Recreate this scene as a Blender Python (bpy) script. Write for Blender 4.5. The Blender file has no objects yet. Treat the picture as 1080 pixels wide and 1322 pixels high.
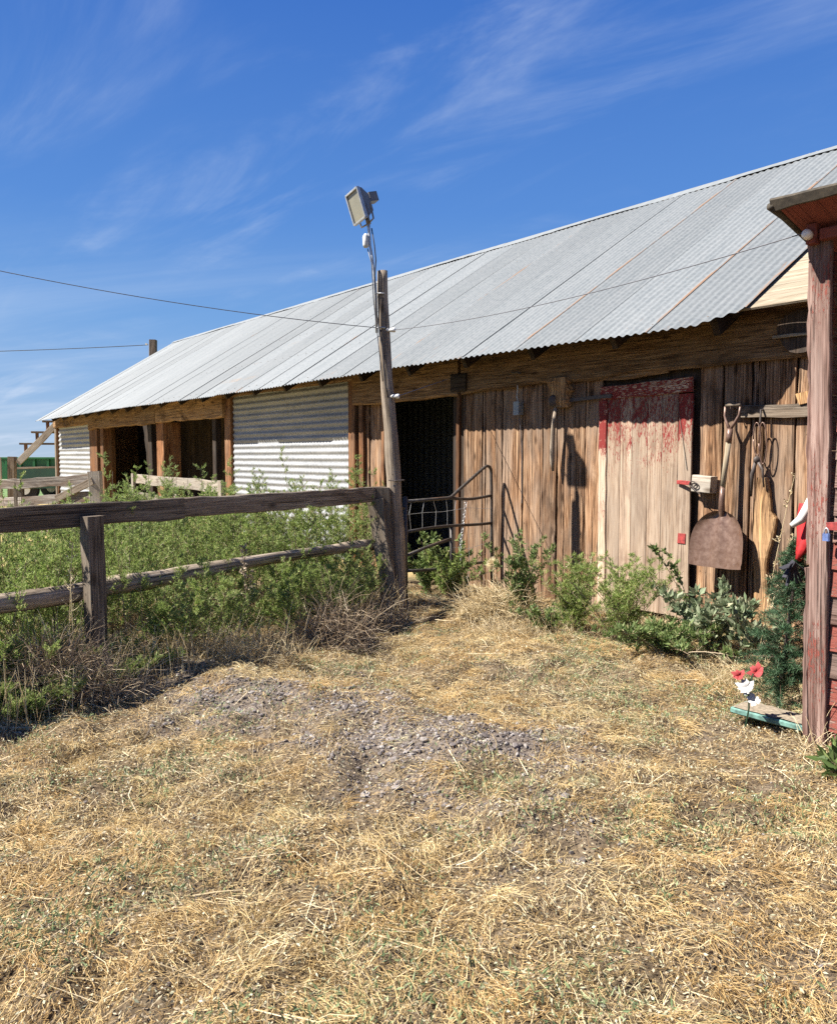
import bpy, math, random
import numpy as np
from mathutils import Vector, noise as mnoise
random.seed(7)
rng = np.random.default_rng(11)
sc = bpy.context.scene
COL = sc.collection
R = math.radians
# ------------------------------------------------------------------ camera
cam = bpy.data.cameras.new('camera'); camo = bpy.data.objects.new('camera', cam); COL.objects.link(camo)
camo.location = (0, 0, 1.35); camo.rotation_euler = (R(90 - 3.868), 0, 0)
cam.sensor_fit = 'VERTICAL'; cam.sensor_height = 24.0; cam.lens = 24.0 * 1050 / 1322
cam.clip_start = 0.05; cam.clip_end = 3000
sc.camera = camo
# ------------------------------------------------------------------ world
SUNV = Vector((0.646, 0.101, -0.757)).normalized()
world = bpy.data.worlds.new("World"); sc.world = world; world.use_nodes = True
SKYG = 6.3
def build_world():
    nt = world.node_tree; N = nt.nodes; L = nt.links
    bg = N['Background']
    sky = N.new('ShaderNodeTexSky'); sky.sky_type = 'NISHITA'; sky.sun_disc = False
    sky.sun_elevation = R(49.2); sky.sun_rotation = R(261.1)
    sky.altitude = 1200; sky.air_density = 1.0; sky.dust_density = 0.35; sky.ozone_density = 2.2
    hs = N.new('ShaderNodeHueSaturation'); hs.inputs['Saturation'].default_value = 1.22; hs.inputs['Value'].default_value = 1.0
    L.new(sky.outputs[0], hs.inputs['Color'])
    tc = N.new('ShaderNodeTexCoord'); sep = N.new('ShaderNodeSeparateXYZ'); L.new(tc.outputs['Generated'], sep.inputs[0])
    rp = N.new('ShaderNodeValToRGB'); e = rp.color_ramp.elements
    while len(e) < 6: e.new(.5)
    for k, (p, c) in enumerate(((0, (.50, .64, .80)), (.07, (.36, .55, .82)), (.16, (.22, .44, .80)), (.28, (.125, .315, .74)), (.48, (.065, .205, .63)), (1, (.03, .11, .42)))):
        e[k].position = p; e[k].color = (c[0] * .93, c[1] * .98, c[2] * 1.06, 1)
    L.new(sep.outputs[2], rp.inputs[0])
    gain = N.new('ShaderNodeMix'); gain.data_type = 'RGBA'; gain.blend_type = 'MULTIPLY'; gain.inputs[0].default_value = 1; gain.inputs[7].default_value = (SKYG, SKYG, SKYG, 1)
    L.new(rp.outputs[0], gain.inputs[6])
    skm = N.new('ShaderNodeMix'); skm.data_type = 'RGBA'; skm.inputs[0].default_value = .92; L.new(hs.outputs[0], skm.inputs[6]); L.new(gain.outputs[2], skm.inputs[7])
    add = N.new('ShaderNodeMath'); add.operation = 'ADD'; add.inputs[1].default_value = 0.12; L.new(sep.outputs[2], add.inputs[0])
    mx = N.new('ShaderNodeMath'); mx.operation = 'MAXIMUM'; mx.inputs[1].default_value = 0.05; L.new(add.outputs[0], mx.inputs[0])
    dx = N.new('ShaderNodeMath'); dx.operation = 'DIVIDE'; L.new(sep.outputs[0], dx.inputs[0]); L.new(mx.outputs[0], dx.inputs[1])
    dy = N.new('ShaderNodeMath'); dy.operation = 'DIVIDE'; L.new(sep.outputs[1], dy.inputs[0]); L.new(mx.outputs[0], dy.inputs[1])
    cb = N.new('ShaderNodeCombineXYZ'); L.new(dx.outputs[0], cb.inputs[0]); L.new(dy.outputs[0], cb.inputs[1])
    def cloud(rot, scl, nscale, lo, hi, loc=(0, 0, 0), dist=1.2):
        mp = N.new('ShaderNodeMapping'); mp.vector_type = 'TEXTURE'; mp.inputs['Rotation'].default_value = (0, 0, R(rot)); mp.inputs['Scale'].default_value = scl
        mp.inputs['Location'].default_value = loc
        L.new(cb.outputs[0], mp.inputs[0])
        nz = N.new('ShaderNodeTexNoise'); nz.inputs['Scale'].default_value = nscale; nz.inputs['Detail'].default_value = 9
        nz.inputs['Roughness'].default_value = 0.6; nz.inputs['Distortion'].default_value = dist
        L.new(mp.outputs[0], nz.inputs['Vector'])
        mr = N.new('ShaderNodeMapRange'); mr.interpolation_type = 'SMOOTHSTEP'
        mr.inputs['From Min'].default_value = lo; mr.inputs['From Max'].default_value = hi
        L.new(nz.outputs[0], mr.inputs['Value']); return mr.outputs[0]
    c1 = cloud(48, (1.0, 3.6, 1), 1.7, 0.44, 0.80, (3.1, 0.4, 0), 1.6)
    c2 = cloud(20, (2., 2.2, 1), 1.5, 0.38, 0.66, (0.6, 5.2, 0), 0.6)
    mul = N.new('ShaderNodeMath'); mul.operation = 'MULTIPLY'; L.new(c1, mul.inputs[0]); L.new(c2, mul.inputs[1])
    c3 = cloud(-12, (4.5, .8, 1), 0.9, 0.44, 0.68, (1.7, 2.2, 0), 0.5)
    # low band of thin streaks nearer the horizon
    lowm = N.new('ShaderNodeMapRange'); lowm.inputs['From Min'].default_value = 0.26; lowm.inputs['From Max'].default_value = 0.04
    L.new(sep.outputs[2], lowm.inputs['Value'])
    ml = N.new('ShaderNodeMath'); ml.operation = 'MULTIPLY'; L.new(c3, ml.inputs[0]); L.new(lowm.outputs[0], ml.inputs[1])
    s1 = N.new('ShaderNodeMath'); s1.operation = 'MULTIPLY_ADD'; s1.inputs[1].default_value = 0.54
    L.new(mul.outputs[0], s1.inputs[0])
    ml2 = N.new('ShaderNodeMath'); ml2.operation = 'MULTIPLY'; ml2.inputs[1].default_value = 0.5; L.new(ml.outputs[0], ml2.inputs[0]); L.new(ml2.outputs[0], s1.inputs[2])
    cl = N.new('ShaderNodeMath'); cl.operation = 'MINIMUM'; cl.inputs[1].default_value = 0.8; L.new(s1.outputs[0], cl.inputs[0])
    mix = N.new('ShaderNodeMix'); mix.data_type = 'RGBA'
    L.new(cl.outputs[0], mix.inputs['Factor']); L.new(skm.outputs[2], mix.inputs[6]); mix.inputs[7].default_value = (4.9, 5.6, 6.8, 1)
    L.new(mix.outputs[2], bg.inputs[0]); bg.inputs[1].default_value = 0.05
build_world()
# ------------------------------------------------------------------ sun
sl = bpy.data.lights.new('sun', 'SUN'); so = bpy.data.objects.new('sun', sl); COL.objects.link(so)
sl.energy = 5.0; sl.angle = R(0.53); sl.color = (1.0, 0.945, 0.86)
so.rotation_mode = 'QUATERNION'; so.rotation_quaternion = SUNV.to_track_quat('-Z', 'Y'); so.location = (-6, -2, 12)
sc.view_settings.view_transform = 'Standard'; sc.view_settings.look = 'None'; sc.view_settings.gamma = 1
sc.view_settings.exposure = 1.5
sc.render.engine = 'CYCLES'
sc.cycles.use_denoising = False; sc.cycles.max_bounces = 6; sc.cycles.diffuse_bounces = 2; sc.cycles.glossy_bounces = 2; sc.cycles.transmission_bounces = 3
sc.cycles.transparent_max_bounces = 4; sc.cycles.caustics_reflective = False; sc.cycles.caustics_refractive = False

# ------------------------------------------------------------------ frames
D = np.array([-0.61462617, 0.78881853, 0.0])      # along the barn front, away to the left
NN = np.array([-0.78881853, -0.61462617, 0.0])    # out of the barn front
O = np.array([2.191001, 6.440739, 0.0])           # foot of the door
def W(s, n, z): return O + D * s + NN * n + np.array([0, 0, z])
ZD = np.array([0, 0, 1.0])
RT = math.tan(R(32.6))
def zr(n): return 2.283 + (0.52 - n) * RT

# ------------------------------------------------------------------ numpy value noise
_lat = np.random.default_rng(5).random((256, 256))
def vn(x, y, scale, seed=0):
    x = np.asarray(x) / scale + seed * 17.3; y = np.asarray(y) / scale + seed * 9.1
    xi = np.floor(x).astype(int); yi = np.floor(y).astype(int); fx = x - xi; fy = y - yi
    fx = fx * fx * (3 - 2 * fx); fy = fy * fy * (3 - 2 * fy)
    g = lambda a, b: _lat[a % 256, b % 256]
    return (g(xi, yi) * (1 - fx) + g(xi + 1, yi) * fx) * (1 - fy) + (g(xi, yi + 1) * (1 - fx) + g(xi + 1, yi + 1) * fx) * fy
def sstep(a, b, v):
    t = np.clip((v - a) / (b - a), 0, 1); return t * t * (3 - 2 * t)
def gravel(x, y):
    x = np.asarray(x, float); y = np.asarray(y, float)
    def el(cx, cy, ra, rb):
        dx, dy = x - cx, y - cy; u = dx * .85 - dy * .53; v = dx * .53 + dy * .85; return np.exp(-((u / ra) ** 2 + (v / rb) ** 2))
    e = np.maximum(np.maximum(el(-.95, 4.35, 1.2, .46), el(.0, 3.75, 1.0, .58)), .85 * el(-.05, 3.15, .55, .26))
    return sstep(.44, .94, e * .58 + .40 * vn(x, y, .34, 3) + .28 * vn(x, y, .09, 4))
def hgt(x, y):
    x = np.asarray(x, float); y = np.asarray(y, float)
    near = np.exp(-(np.maximum(0, np.abs(y - 4.5) - 5) / 2) ** 2) * np.exp(-(np.maximum(0, np.abs(x) - 6) / 2) ** 2)
    sN = (x - O[0]) * NN[0] + (y - O[1]) * NN[1]
    flat = sstep(0.0, 0.6, sN)
    h = 0.09 * np.exp(-(((x + .35) * .85 - (y - 4.15) * .53) / 1.3) ** 2 - (((x + .35) * .53 + (y - 4.15) * .85) / 0.42) ** 2)
    h = h + 0.07 * (vn(x, y, 0.9, 1) - .5) + 0.075 * (vn(x, y, 0.3, 2) - .5) + 0.060 * (vn(x, y, 0.12, 6) - .5)
    return h * near * (0.25 + 0.75 * flat)

# ------------------------------------------------------------------ materials
def newmat(name):
    m = bpy.data.materials.new(name); m.use_nodes = True
    return m, m.node_tree.nodes, m.node_tree.links, m.node_tree.nodes['Principled BSDF']
def ramp(N, stops):
    r = N.new('ShaderNodeValToRGB'); e = r.color_ramp.elements
    while len(e) < len(stops): e.new(0.5)
    for k, (p, c) in enumerate(stops): e[k].position = p; e[k].color = (*c, 1) if len(c) == 3 else c
    return r
def mapped(N, L, vec, scale, loc=(0, 0, 0)):
    mp = N.new('ShaderNodeMapping'); mp.inputs['Scale'].default_value = scale; mp.inputs['Location'].default_value = loc
    L.new(vec, mp.inputs[0]); return mp.outputs[0]
def nz(N, L, vec, s, detail=6, rough=.6, dist=0):
    n = N.new('ShaderNodeTexNoise'); n.inputs['Scale'].default_value = s; n.inputs['Detail'].default_value = detail
    n.inputs['Roughness'].default_value = rough; n.inputs['Distortion'].default_value = dist
    L.new(vec, n.inputs['Vector']); return n.outputs[0]
def mixc(N, L, f, a, b, mode='MIX'):
    m = N.new('ShaderNodeMix'); m.data_type = 'RGBA'; m.blend_type = mode
    for v, k in ((f, 0), (a, 6), (b, 7)):
        if hasattr(v, 'links'): L.new(v, m.inputs[k])
        else: m.inputs[k].default_value = v if k == 0 else (*v, 1)
    return m.outputs[2]
def mth(N, L, op, a, b=0.5, c=None):
    m = N.new('ShaderNodeMath'); m.operation = op
    for k, v in enumerate((a, b, c)):
        if v is None: continue
        if hasattr(v, 'links'): L.new(v, m.inputs[k])
        else: m.inputs[k].default_value = v
    return m.outputs[0]
def mrange(N, L, v, a, b, c=0., d=1.):
    m = N.new('ShaderNodeMapRange'); m.inputs[1].default_value = a; m.inputs[2].default_value = b
    m.inputs[3].default_value = c; m.inputs[4].default_value = d; L.new(v, m.inputs[0]); return m.outputs[0]
def attr(N, name, kind='Fac'):
    a = N.new('ShaderNodeAttribute'); a.attribute_name = name; return a.outputs[kind]
def wood(name, dark, mid, light, grey=None, greyamt=0.4, crack=0.55, paint=None, paintcol2=None, knots=True, bump=0.35, var=(0.58, 1.18), stain=.6):
    m, N, L, P = newmat(name)
    gc = attr(N, 'gc', 'Vector'); rnd = attr(N, 'rnd', 'Fac')
    g1 = nz(N, L, mapped(N, L, gc, (34, 34, 1.6)), 1, 7, .62, .6)
    g2 = nz(N, L, mapped(N, L, gc, (170, 170, 5)), 1, 4, .6)
    g3 = nz(N, L, mapped(N, L, gc, (6, 6, 1.3), (4, 2, 1)), 1, 4, .55)
    t = mth(N, L, 'ADD', mth(N, L, 'MULTIPLY', g1, .48), mth(N, L, 'MULTIPLY', g2, .52))
    c = ramp(N, [(.385, dark), (.5, mid), (.61, light)]); L.new(t, c.inputs[0]); col = c.outputs[0]
    if grey:
        gm = mth(N, L, 'MULTIPLY', mrange(N, L, g3, .42, .62), greyamt)
        col = mixc(N, L, gm, col, grey)
    stn = nz(N, L, mapped(N, L, gc, (3.2, 3.2, 1.7), (8, 8, 2)), 1, 5, .62, .8)
    col = mixc(N, L, mth(N, L, 'MULTIPLY', mrange(N, L, stn, .52, .70), stain), col, (dark[0] * .55, dark[1] * .5, dark[2] * .5))
    v = mrange(N, L, rnd, 0, 1, *var)
    cv = N.new('ShaderNodeCombineXYZ'); [L.new(v, cv.inputs[k]) for k in range(3)]
    col = mixc(N, L, 1.0, col, cv.outputs[0], 'MULTIPLY')
    if knots:
        vo = N.new('ShaderNodeTexVoronoi'); vo.inputs['Scale'].default_value = 1; vo.inputs['Randomness'].default_value = 1
        L.new(mapped(N, L, gc, (7, 7, 2.9)), vo.inputs['Vector'])
        kn = mrange(N, L, vo.outputs['Distance'], .07, .19, .8, 0)
        col = mixc(N, L, kn, col, (dark[0] * .5, dark[1] * .45, dark[2] * .4))
        # nail heads and tiny holes
        v2 = N.new('ShaderNodeTexVoronoi'); v2.inputs['Scale'].default_value = 1; L.new(mapped(N, L, gc, (14, 14, 7)), v2.inputs['Vector'])
        nl = mrange(N, L, v2.outputs['Distance'], .04, .075, .8, 0)
        col = mixc(N, L, nl, col, (.02, .015, .012))
    ck = nz(N, L, mapped(N, L, gc, (95, 95, 1.1), (7, 3, 2)), 1, 5, .7, .3)
    ckm = mrange(N, L, ck, crack, crack + .07)
    ckd = mth(N, L, 'MULTIPLY', ckm, .82)
    col = mixc(N, L, ckd, col, (dark[0] * .22, dark[1] * .2, dark[2] * .2))
    hgh = mth(N, L, 'SUBTRACT', t, mth(N, L, 'MULTIPLY', ckm, .6))
    rough = .85
    if paint:
        pm = attr(N, 'pm', 'Fac')
        p1 = nz(N, L, mapped(N, L, gc, (105, 105, 24), (1, 5, 9)), 1, 8, .74, .15)
        p2 = nz(N, L, mapped(N, L, gc, (7, 7, 2.6), (3, 1, 4)), 1, 4, .6)
        pv = mth(N, L, 'ADD', mth(N, L, 'ADD', mth(N, L, 'MULTIPLY', p1, .85), mth(N, L, 'MULTIPLY', p2, .35)), mth(N, L, 'MULTIPLY_ADD', pm, .60, -.40))
        msk = mrange(N, L, pv, .50, .53)
        pc = mixc(N, L, g2, paint, paintcol2 or paint)
        pc = mixc(N, L, mth(N, L, 'MULTIPLY', ckm, .5), pc, (paint[0] * .35, paint[1] * .3, paint[2] * .3))
        col = mixc(N, L, msk, col, pc)
        hgh = mth(N, L, 'ADD', hgh, mth(N, L, 'MULTIPLY', msk, .25))
    bp = N.new('ShaderNodeBump'); bp.inputs['Strength'].default_value = bump; bp.inputs['Distance'].default_value = .008
    L.new(hgh, bp.inputs['Height']); L.new(bp.outputs[0], P.inputs['Normal'])
    L.new(col, P.inputs['Base Color']); P.inputs['Roughness'].default_value = rough; P.inputs['Specular IOR Level'].default_value = .15
    return m
M = {}
M['board'] = wood('barn_boards', (.05, .025, .013), (.225, .12, .062), (.46, .30, .18), (.26, .195, .145), .7, .545, bump=.7)
M['beam'] = wood('beam_wood', (.08, .04, .018), (.29, .165, .075), (.50, .315, .155), (.28, .21, .145), .35, .57, bump=.5, stain=.8)
M['post'] = wood('post_wood', (.06, .024, .012), (.19, .085, .038), (.33, .165, .075), (.22, .16, .11), .4, .6)
M['grey'] = wood('grey_fence_wood', (.085, .066, .05), (.215, .175, .135), (.36, .305, .24), (.15, .11, .075), .6, .56, knots=True, bump=.6)
M['log'] = wood('log_wood', (.11, .085, .06), (.28, .225, .17), (.44, .37, .29), (.20, .16, .12), .5, .57, bump=.6)
M['pale'] = wood('pale_wood', (.18, .145, .11), (.33, .285, .23), (.44, .395, .33), (.25, .23, .2), .5, .61)
M['roofboard'] = wood('roof_board_wood', (.17, .135, .09), (.28, .235, .17), (.35, .305, .225), (.24, .2, .15), .4, .64, knots=False, bump=.2, var=(.88, 1.1))
M['redpeel'] = wood('peeling_red_door', (.27, .175, .115), (.47, .345, .245), (.60, .475, .355), (.36, .29, .23), .45, .585, paint=(.14, .018, .017), paintcol2=(.24, .042, .036), knots=False)
M['shed'] = wood('shed_faded_red', (.055, .028, .02), (.18, .105, .085), (.31, .215, .18), (.22, .165, .14), .5, .565, paint=(.16, .036, .026), paintcol2=(.25, .09, .07), knots=False, bump=.6)
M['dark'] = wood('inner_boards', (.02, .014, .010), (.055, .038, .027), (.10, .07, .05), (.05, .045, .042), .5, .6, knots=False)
M['lichen'] = wood('lichen_grey_wood', (.12, .10, .085), (.27, .235, .205), (.42, .385, .34), (.17, .11, .07), .8, .57, bump=.5)
M['handle'] = wood('handle_wood', (.24, .18, .11), (.40, .33, .23), (.50, .44, .33), None, 0, .7, knots=False, bump=.1)

def metal(name, base, light, rust=(.30, .14, .06), rustlo=.62, metallic=.45, rough=.48, dirt=.5):
    m, N, L, P = newmat(name)
    gc = attr(N, 'gc', 'Vector'); edge = attr(N, 'pm', 'Fac'); rnd = attr(N, 'rnd', 'Fac')
    a = nz(N, L, mapped(N, L, gc, (26, 26, 26)), 1, 5, .6)
    vo = N.new('ShaderNodeTexVoronoi'); vo.inputs['Scale'].default_value = 55; L.new(gc, vo.inputs['Vector'])
    sv = N.new('ShaderNodeSeparateColor'); L.new(vo.outputs['Color'], sv.inputs[0])
    b = nz(N, L, mapped(N, L, gc, (9, 1.2, .9), (2, 2, 2)), 1, 5, .6)
    f = mth(N, L, 'ADD', mth(N, L, 'MULTIPLY', a, .5), mth(N, L, 'MULTIPLY', b, .4)); f = mth(N, L, 'ADD', f, mth(N, L, 'MULTIPLY', sv.outputs[0], .07))
    c = ramp(N, [(.36, base), (.62, light)]); L.new(f, c.inputs[0]); col = c.outputs[0]
    v = mrange(N, L, rnd, 0, 1, .86, 1.12); cv = N.new('ShaderNodeCombineXYZ'); [L.new(v, cv.inputs[k]) for k in range(3)]
    col = mixc(N, L, 1.0, col, cv.outputs[0], 'MULTIPLY')
    # tiny specks, scratches
    s = nz(N, L, mapped(N, L, gc, (60, 60, 60), (9, 1, 1)), 1, 3, .7)
    col = mixc(N, L, mth(N, L, 'MULTIPLY', mrange(N, L, s, .66, .72), dirt), col, (.10, .09, .09))
    r1 = nz(N, L, mapped(N, L, gc, (30, 2.5, 1.1), (5, 8, 3)), 1, 6, .65)
    rr = mrange(N, L, mth(N, L, 'ADD', r1, mth(N, L, 'MULTIPLY_ADD', edge, .34, -.05)), rustlo, rustlo + .07)
    col = mixc(N, L, mth(N, L, 'MULTIPLY', rr, .8), col, rust)
    L.new(col, P.inputs['Base Color']); P.inputs['Metallic'].default_value = metallic
    L.new(mrange(N, L, a, .3, .7, rough - .06, rough + .12), P.inputs['Roughness'])
    bp = N.new('ShaderNodeBump'); bp.inputs['Strength'].default_value = .12; bp.inputs['Distance'].default_value = .01
    L.new(b, bp.inputs['Height']); L.new(bp.outputs[0], P.inputs['Normal'])
    return m
M['roof'] = metal('galvanised_roofing', (.125, .14, .147), (.18, .192, .197), (.22, .12, .06), .655, metallic=.15, rough=.62)
M['wallmetal'] = metal('galvanised_wall', (.18, .19, .20), (.35, .355, .36), (.24, .19, .14), .70, metallic=.15, rough=.6)
M['darkmetal'] = metal('old_dark_iron', (.045, .035, .03), (.10, .08, .07), (.16, .07, .035), .56, metallic=.3, rough=.6)
M['pipe'] = metal('gate_pipe', (.035, .03, .028), (.085, .075, .065), (.13, .07, .04), .55, metallic=.3, rough=.5)
M['blade'] = metal('shovel_blade', (.125, .07, .05), (.215, .14, .108), (.16, .065, .032), .55, metallic=.3, rough=.36)
M['conduit'] = metal('conduit_steel', (.35, .36, .37), (.55, .56, .57), (.3, .2, .12), .7, metallic=.6, rough=.4)
M['boxgrey'] = metal('grey_box', (.22, .25, .27), (.30, .33, .35), (.2, .18, .16), .72, metallic=.2, rough=.5)
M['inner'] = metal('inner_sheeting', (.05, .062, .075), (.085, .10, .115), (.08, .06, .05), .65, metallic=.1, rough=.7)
def plain(name, col, rough=.6, metallic=0, noisy=.25, sc_=40, trans=0):
    m, N, L, P = newmat(name); tc = N.new('ShaderNodeTexCoord')
    n = nz(N, L, tc.outputs['Object'], sc_, 5, .6)
    c = ramp(N, [(.3, tuple(v * (1 - noisy) for v in col)), (.7, tuple(min(1, v * (1 + noisy)) for v in col))]); L.new(n, c.inputs[0])
    L.new(c.outputs[0], P.inputs['Base Color']); P.inputs['Roughness'].default_value = rough; P.inputs['Metallic'].default_value = metallic
    bp = N.new('ShaderNodeBump'); bp.inputs['Strength'].default_value = .2; bp.inputs['Distance'].default_value = .004; L.new(n, bp.inputs['Height']); L.new(bp.outputs[0], P.inputs['Normal'])
    return m
M['wire'] = plain('wire', (.10, .10, .11), .5)
M['feltedge'] = plain('old_roofing_edge', (.055, .045, .032), .9, noisy=.6, sc_=30)
M['black'] = plain('black_cloth', (.02, .02, .028), .8)
M['redcloth'] = plain('red_cloth', (.36, .010, .012), .75, noisy=.2)
M['whitecloth'] = plain('white_cloth', (.52, .51, .49), .9, noisy=.06)
M['porcelain'] = plain('porcelain', (.75, .72, .66), .3, noisy=.08)
M['lamphousing'] = plain('lamp_housing', (.16, .15, .145), .5, .3)
M['lampglass'] = plain('lamp_glass', (.22, .21, .16), .12, 0, noisy=.12, sc_=9)
M['photocell'] = plain('photocell', (.55, .55, .52), .5)
M['teal'] = plain('teal_paint', (.10, .20, .17), .8, noisy=.6, sc_=25)
M['sandy'] = plain('sandy_dirt', (.22, .18, .13), .95, noisy=.45, sc_=60)
M['green'] = plain('green_trailer', (.012, .12, .04), .45, noisy=.2, sc_=3)
M['greenblack'] = plain('dark_green_panel', (.012, .05, .03), .6, noisy=.3, sc_=3)
M['blue'] = plain('blue_padlock', (.14, .2, .42), .4, .3)
M['redpaint'] = plain('red_strap', (.25, .03, .026), .7, noisy=.5)
M['stone'] = None
def stone_mat():
    m, N, L, P = newmat('gravel_stone'); r = attr(N, 'rnd'); c = ramp(N, [(0, (.07, .058, .054)), (.5, (.14, .12, .112)), (.85, (.22, .195, .18)), (1, (.33, .30, .27))]); L.new(r, c.inputs[0])
    tc = N.new('ShaderNodeTexCoord'); n = nz(N, L, tc.outputs['Object'], 90, 5)
    cv = mixc(N, L, .5, c.outputs[0], n, 'OVERLAY'); L.new(cv, P.inputs['Base Color']); P.inputs['Roughness'].default_value = .9
    return m
M['stone'] = stone_mat()
def leafmat(name, stops, rough=.55, trans=.3, patch=None, spec=.3):
    m, N, L, P = newmat(name); r = attr(N, 'rnd'); c = ramp(N, stops); L.new(r, c.inputs[0]); col = c.outputs[0]
    if patch:
        tc = N.new('ShaderNodeTexCoord'); n = nz(N, L, tc.outputs['Object'], patch[0], 4, .6)
        col = mixc(N, L, mrange(N, L, n, .42, .62, 0, patch[2]), col, patch[1])
    L.new(col, P.inputs['Base Color']); P.inputs['Roughness'].default_value = rough; P.inputs['Specular IOR Level'].default_value = spec
    if trans:
        t = N.new('ShaderNodeBsdfTranslucent'); L.new(col, t.inputs[0]); mx = N.new('ShaderNodeMixShader'); mx.inputs[0].default_value = trans
        L.new(P.outputs[0], mx.inputs[1]); L.new(t.outputs[0], mx.inputs[2]); L.new(mx.outputs[0], N['Material Output'].inputs[0])
    return m
M['kochia'] = leafmat('kochia_leaf', [(0, (.10, .15, .035)), (.4, (.21, .295, .07)), (.8, (.33, .42, .12)), (.93, (.43, .46, .18)), (1, (.55, .46, .22))], patch=(1.6, (.30, .35, .14), .5), trans=.42)
M['weed'] = leafmat('weed_leaf', [(0, (.07, .11, .035)), (.5, (.145, .21, .065)), (.9, (.26, .32, .12)), (1, (.42, .38, .2))], trans=.4)
M['greyweed'] = leafmat('grey_weed_leaf', [(0, (.11, .15, .08)), (.5, (.20, .25, .14)), (.9, (.32, .35, .23)), (1, (.4, .36, .22))])
M['fir'] = leafmat('artificial_needle', [(0, (.018, .045, .022)), (.6, (.05, .11, .05)), (1, (.12, .19, .10))], trans=.1)
M['straw'] = leafmat('straw', [(0, (.17, .105, .045)), (.22, (.38, .26, .115)), (.58, (.60, .455, .22)), (.87, (.75, .625, .36)), (1, (.84, .75, .52))], trans=.3, patch=(1.5, (.54, .33, .12), .5))
M['mixgrass'] = leafmat('half_dry_grass', [(0, (.13, .13, .07)), (.4, (.27, .27, .15)), (.8, (.42, .40, .24)), (1, (.6, .54, .34))], trans=.25)
M['hay'] = leafmat('hay', [(0, (.34, .25, .13)), (.5, (.62, .50, .30)), (1, (.80, .71, .5))], trans=.25)
M['brush'] = leafmat('dry_brush', [(0, (.14, .10, .065)), (.5, (.33, .25, .17)), (.85, (.50, .40, .28)), (1, (.68, .58, .42))], trans=.05)
M['crumb'] = leafmat('dead_leaf_bits', [(0, (.10, .07, .045)), (.3, (.26, .20, .13)), (.6, (.44, .36, .24)), (.82, (.32, .33, .21)), (1, (.55, .52, .38))], trans=.15)
M['tuft'] = leafmat('green_tufts', [(0, (.09, .13, .06)), (.5, (.20, .26, .12)), (1, (.36, .39, .21))], trans=.3)
M['petalred'] = plain('petal_red', (.24, .015, .015), .7); M['petalwhite'] = plain('petal_white', (.38, .365, .35), .8, noisy=.2)

# ------------------------------------------------------------------ object helpers
def tag(o, label=None, cat=None, group=None, kind=None):
    if label: o['label'] = label
    if cat: o['category'] = cat
    if group: o['group'] = group
    if kind: o['kind'] = kind
    return o
def thing(name, label, cat, loc, group=None):
    o = bpy.data.objects.new(name, None); COL.objects.link(o); o.location = tuple(loc); o.empty_display_size = .1
    return tag(o, label, cat, group)
def npmesh(name, V, F, mat, parent=None, rnd=None, gc=None, pm=None, smooth=False, tris=None):
    """V (N,3) world coordinates; F (M,4) quads"""
    V = np.asarray(V, dtype=np.float64)
    if parent is not None:
        p = parent
        while p is not None: V = V - np.array(p.location); p = p.parent
    me = bpy.data.meshes.new(name); nv = len(V)
    F = np.asarray(F, dtype=np.int32) if F is not None and len(F) else np.zeros((0, 4), np.int32)
    T = np.asarray(tris, dtype=np.int32) if tris is not None and len(tris) else np.zeros((0, 3), np.int32)
    nl = len(F) * 4 + len(T) * 3
    me.vertices.add(nv); me.loops.add(nl); me.polygons.add(len(F) + len(T))
    me.vertices.foreach_set('co', V.astype(np.float32).ravel())
    me.loops.foreach_set('vertex_index', np.concatenate([F.ravel(), T.ravel()]).astype(np.int32))
    st = np.concatenate([np.arange(len(F)) * 4, len(F) * 4 + np.arange(len(T)) * 3]).astype(np.int32)
    me.polygons.foreach_set('loop_start', st)
    me.polygons.foreach_set('loop_total', np.concatenate([np.full(len(F), 4), np.full(len(T), 3)]).astype(np.int32))
    me.polygons.foreach_set('use_smooth', np.full(len(F) + len(T), bool(smooth)))
    me.update(calc_edges=True)
    for nm, a in (('rnd', rnd), ('pm', pm)):
        if a is None: a = np.full(nv, .5 if nm == 'rnd' else 0.)
        at = me.attributes.new(nm, 'FLOAT', 'POINT'); at.data.foreach_set('value', np.asarray(a, np.float32))
    if gc is not None:
        at = me.attributes.new('gc', 'FLOAT_VECTOR', 'POINT'); at.data.foreach_set('vector', np.asarray(gc, np.float32).ravel())
    me.materials.append(mat)
    o = bpy.data.objects.new(name, me); COL.objects.link(o)
    if parent is not None: o.parent = parent
    return o
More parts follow.
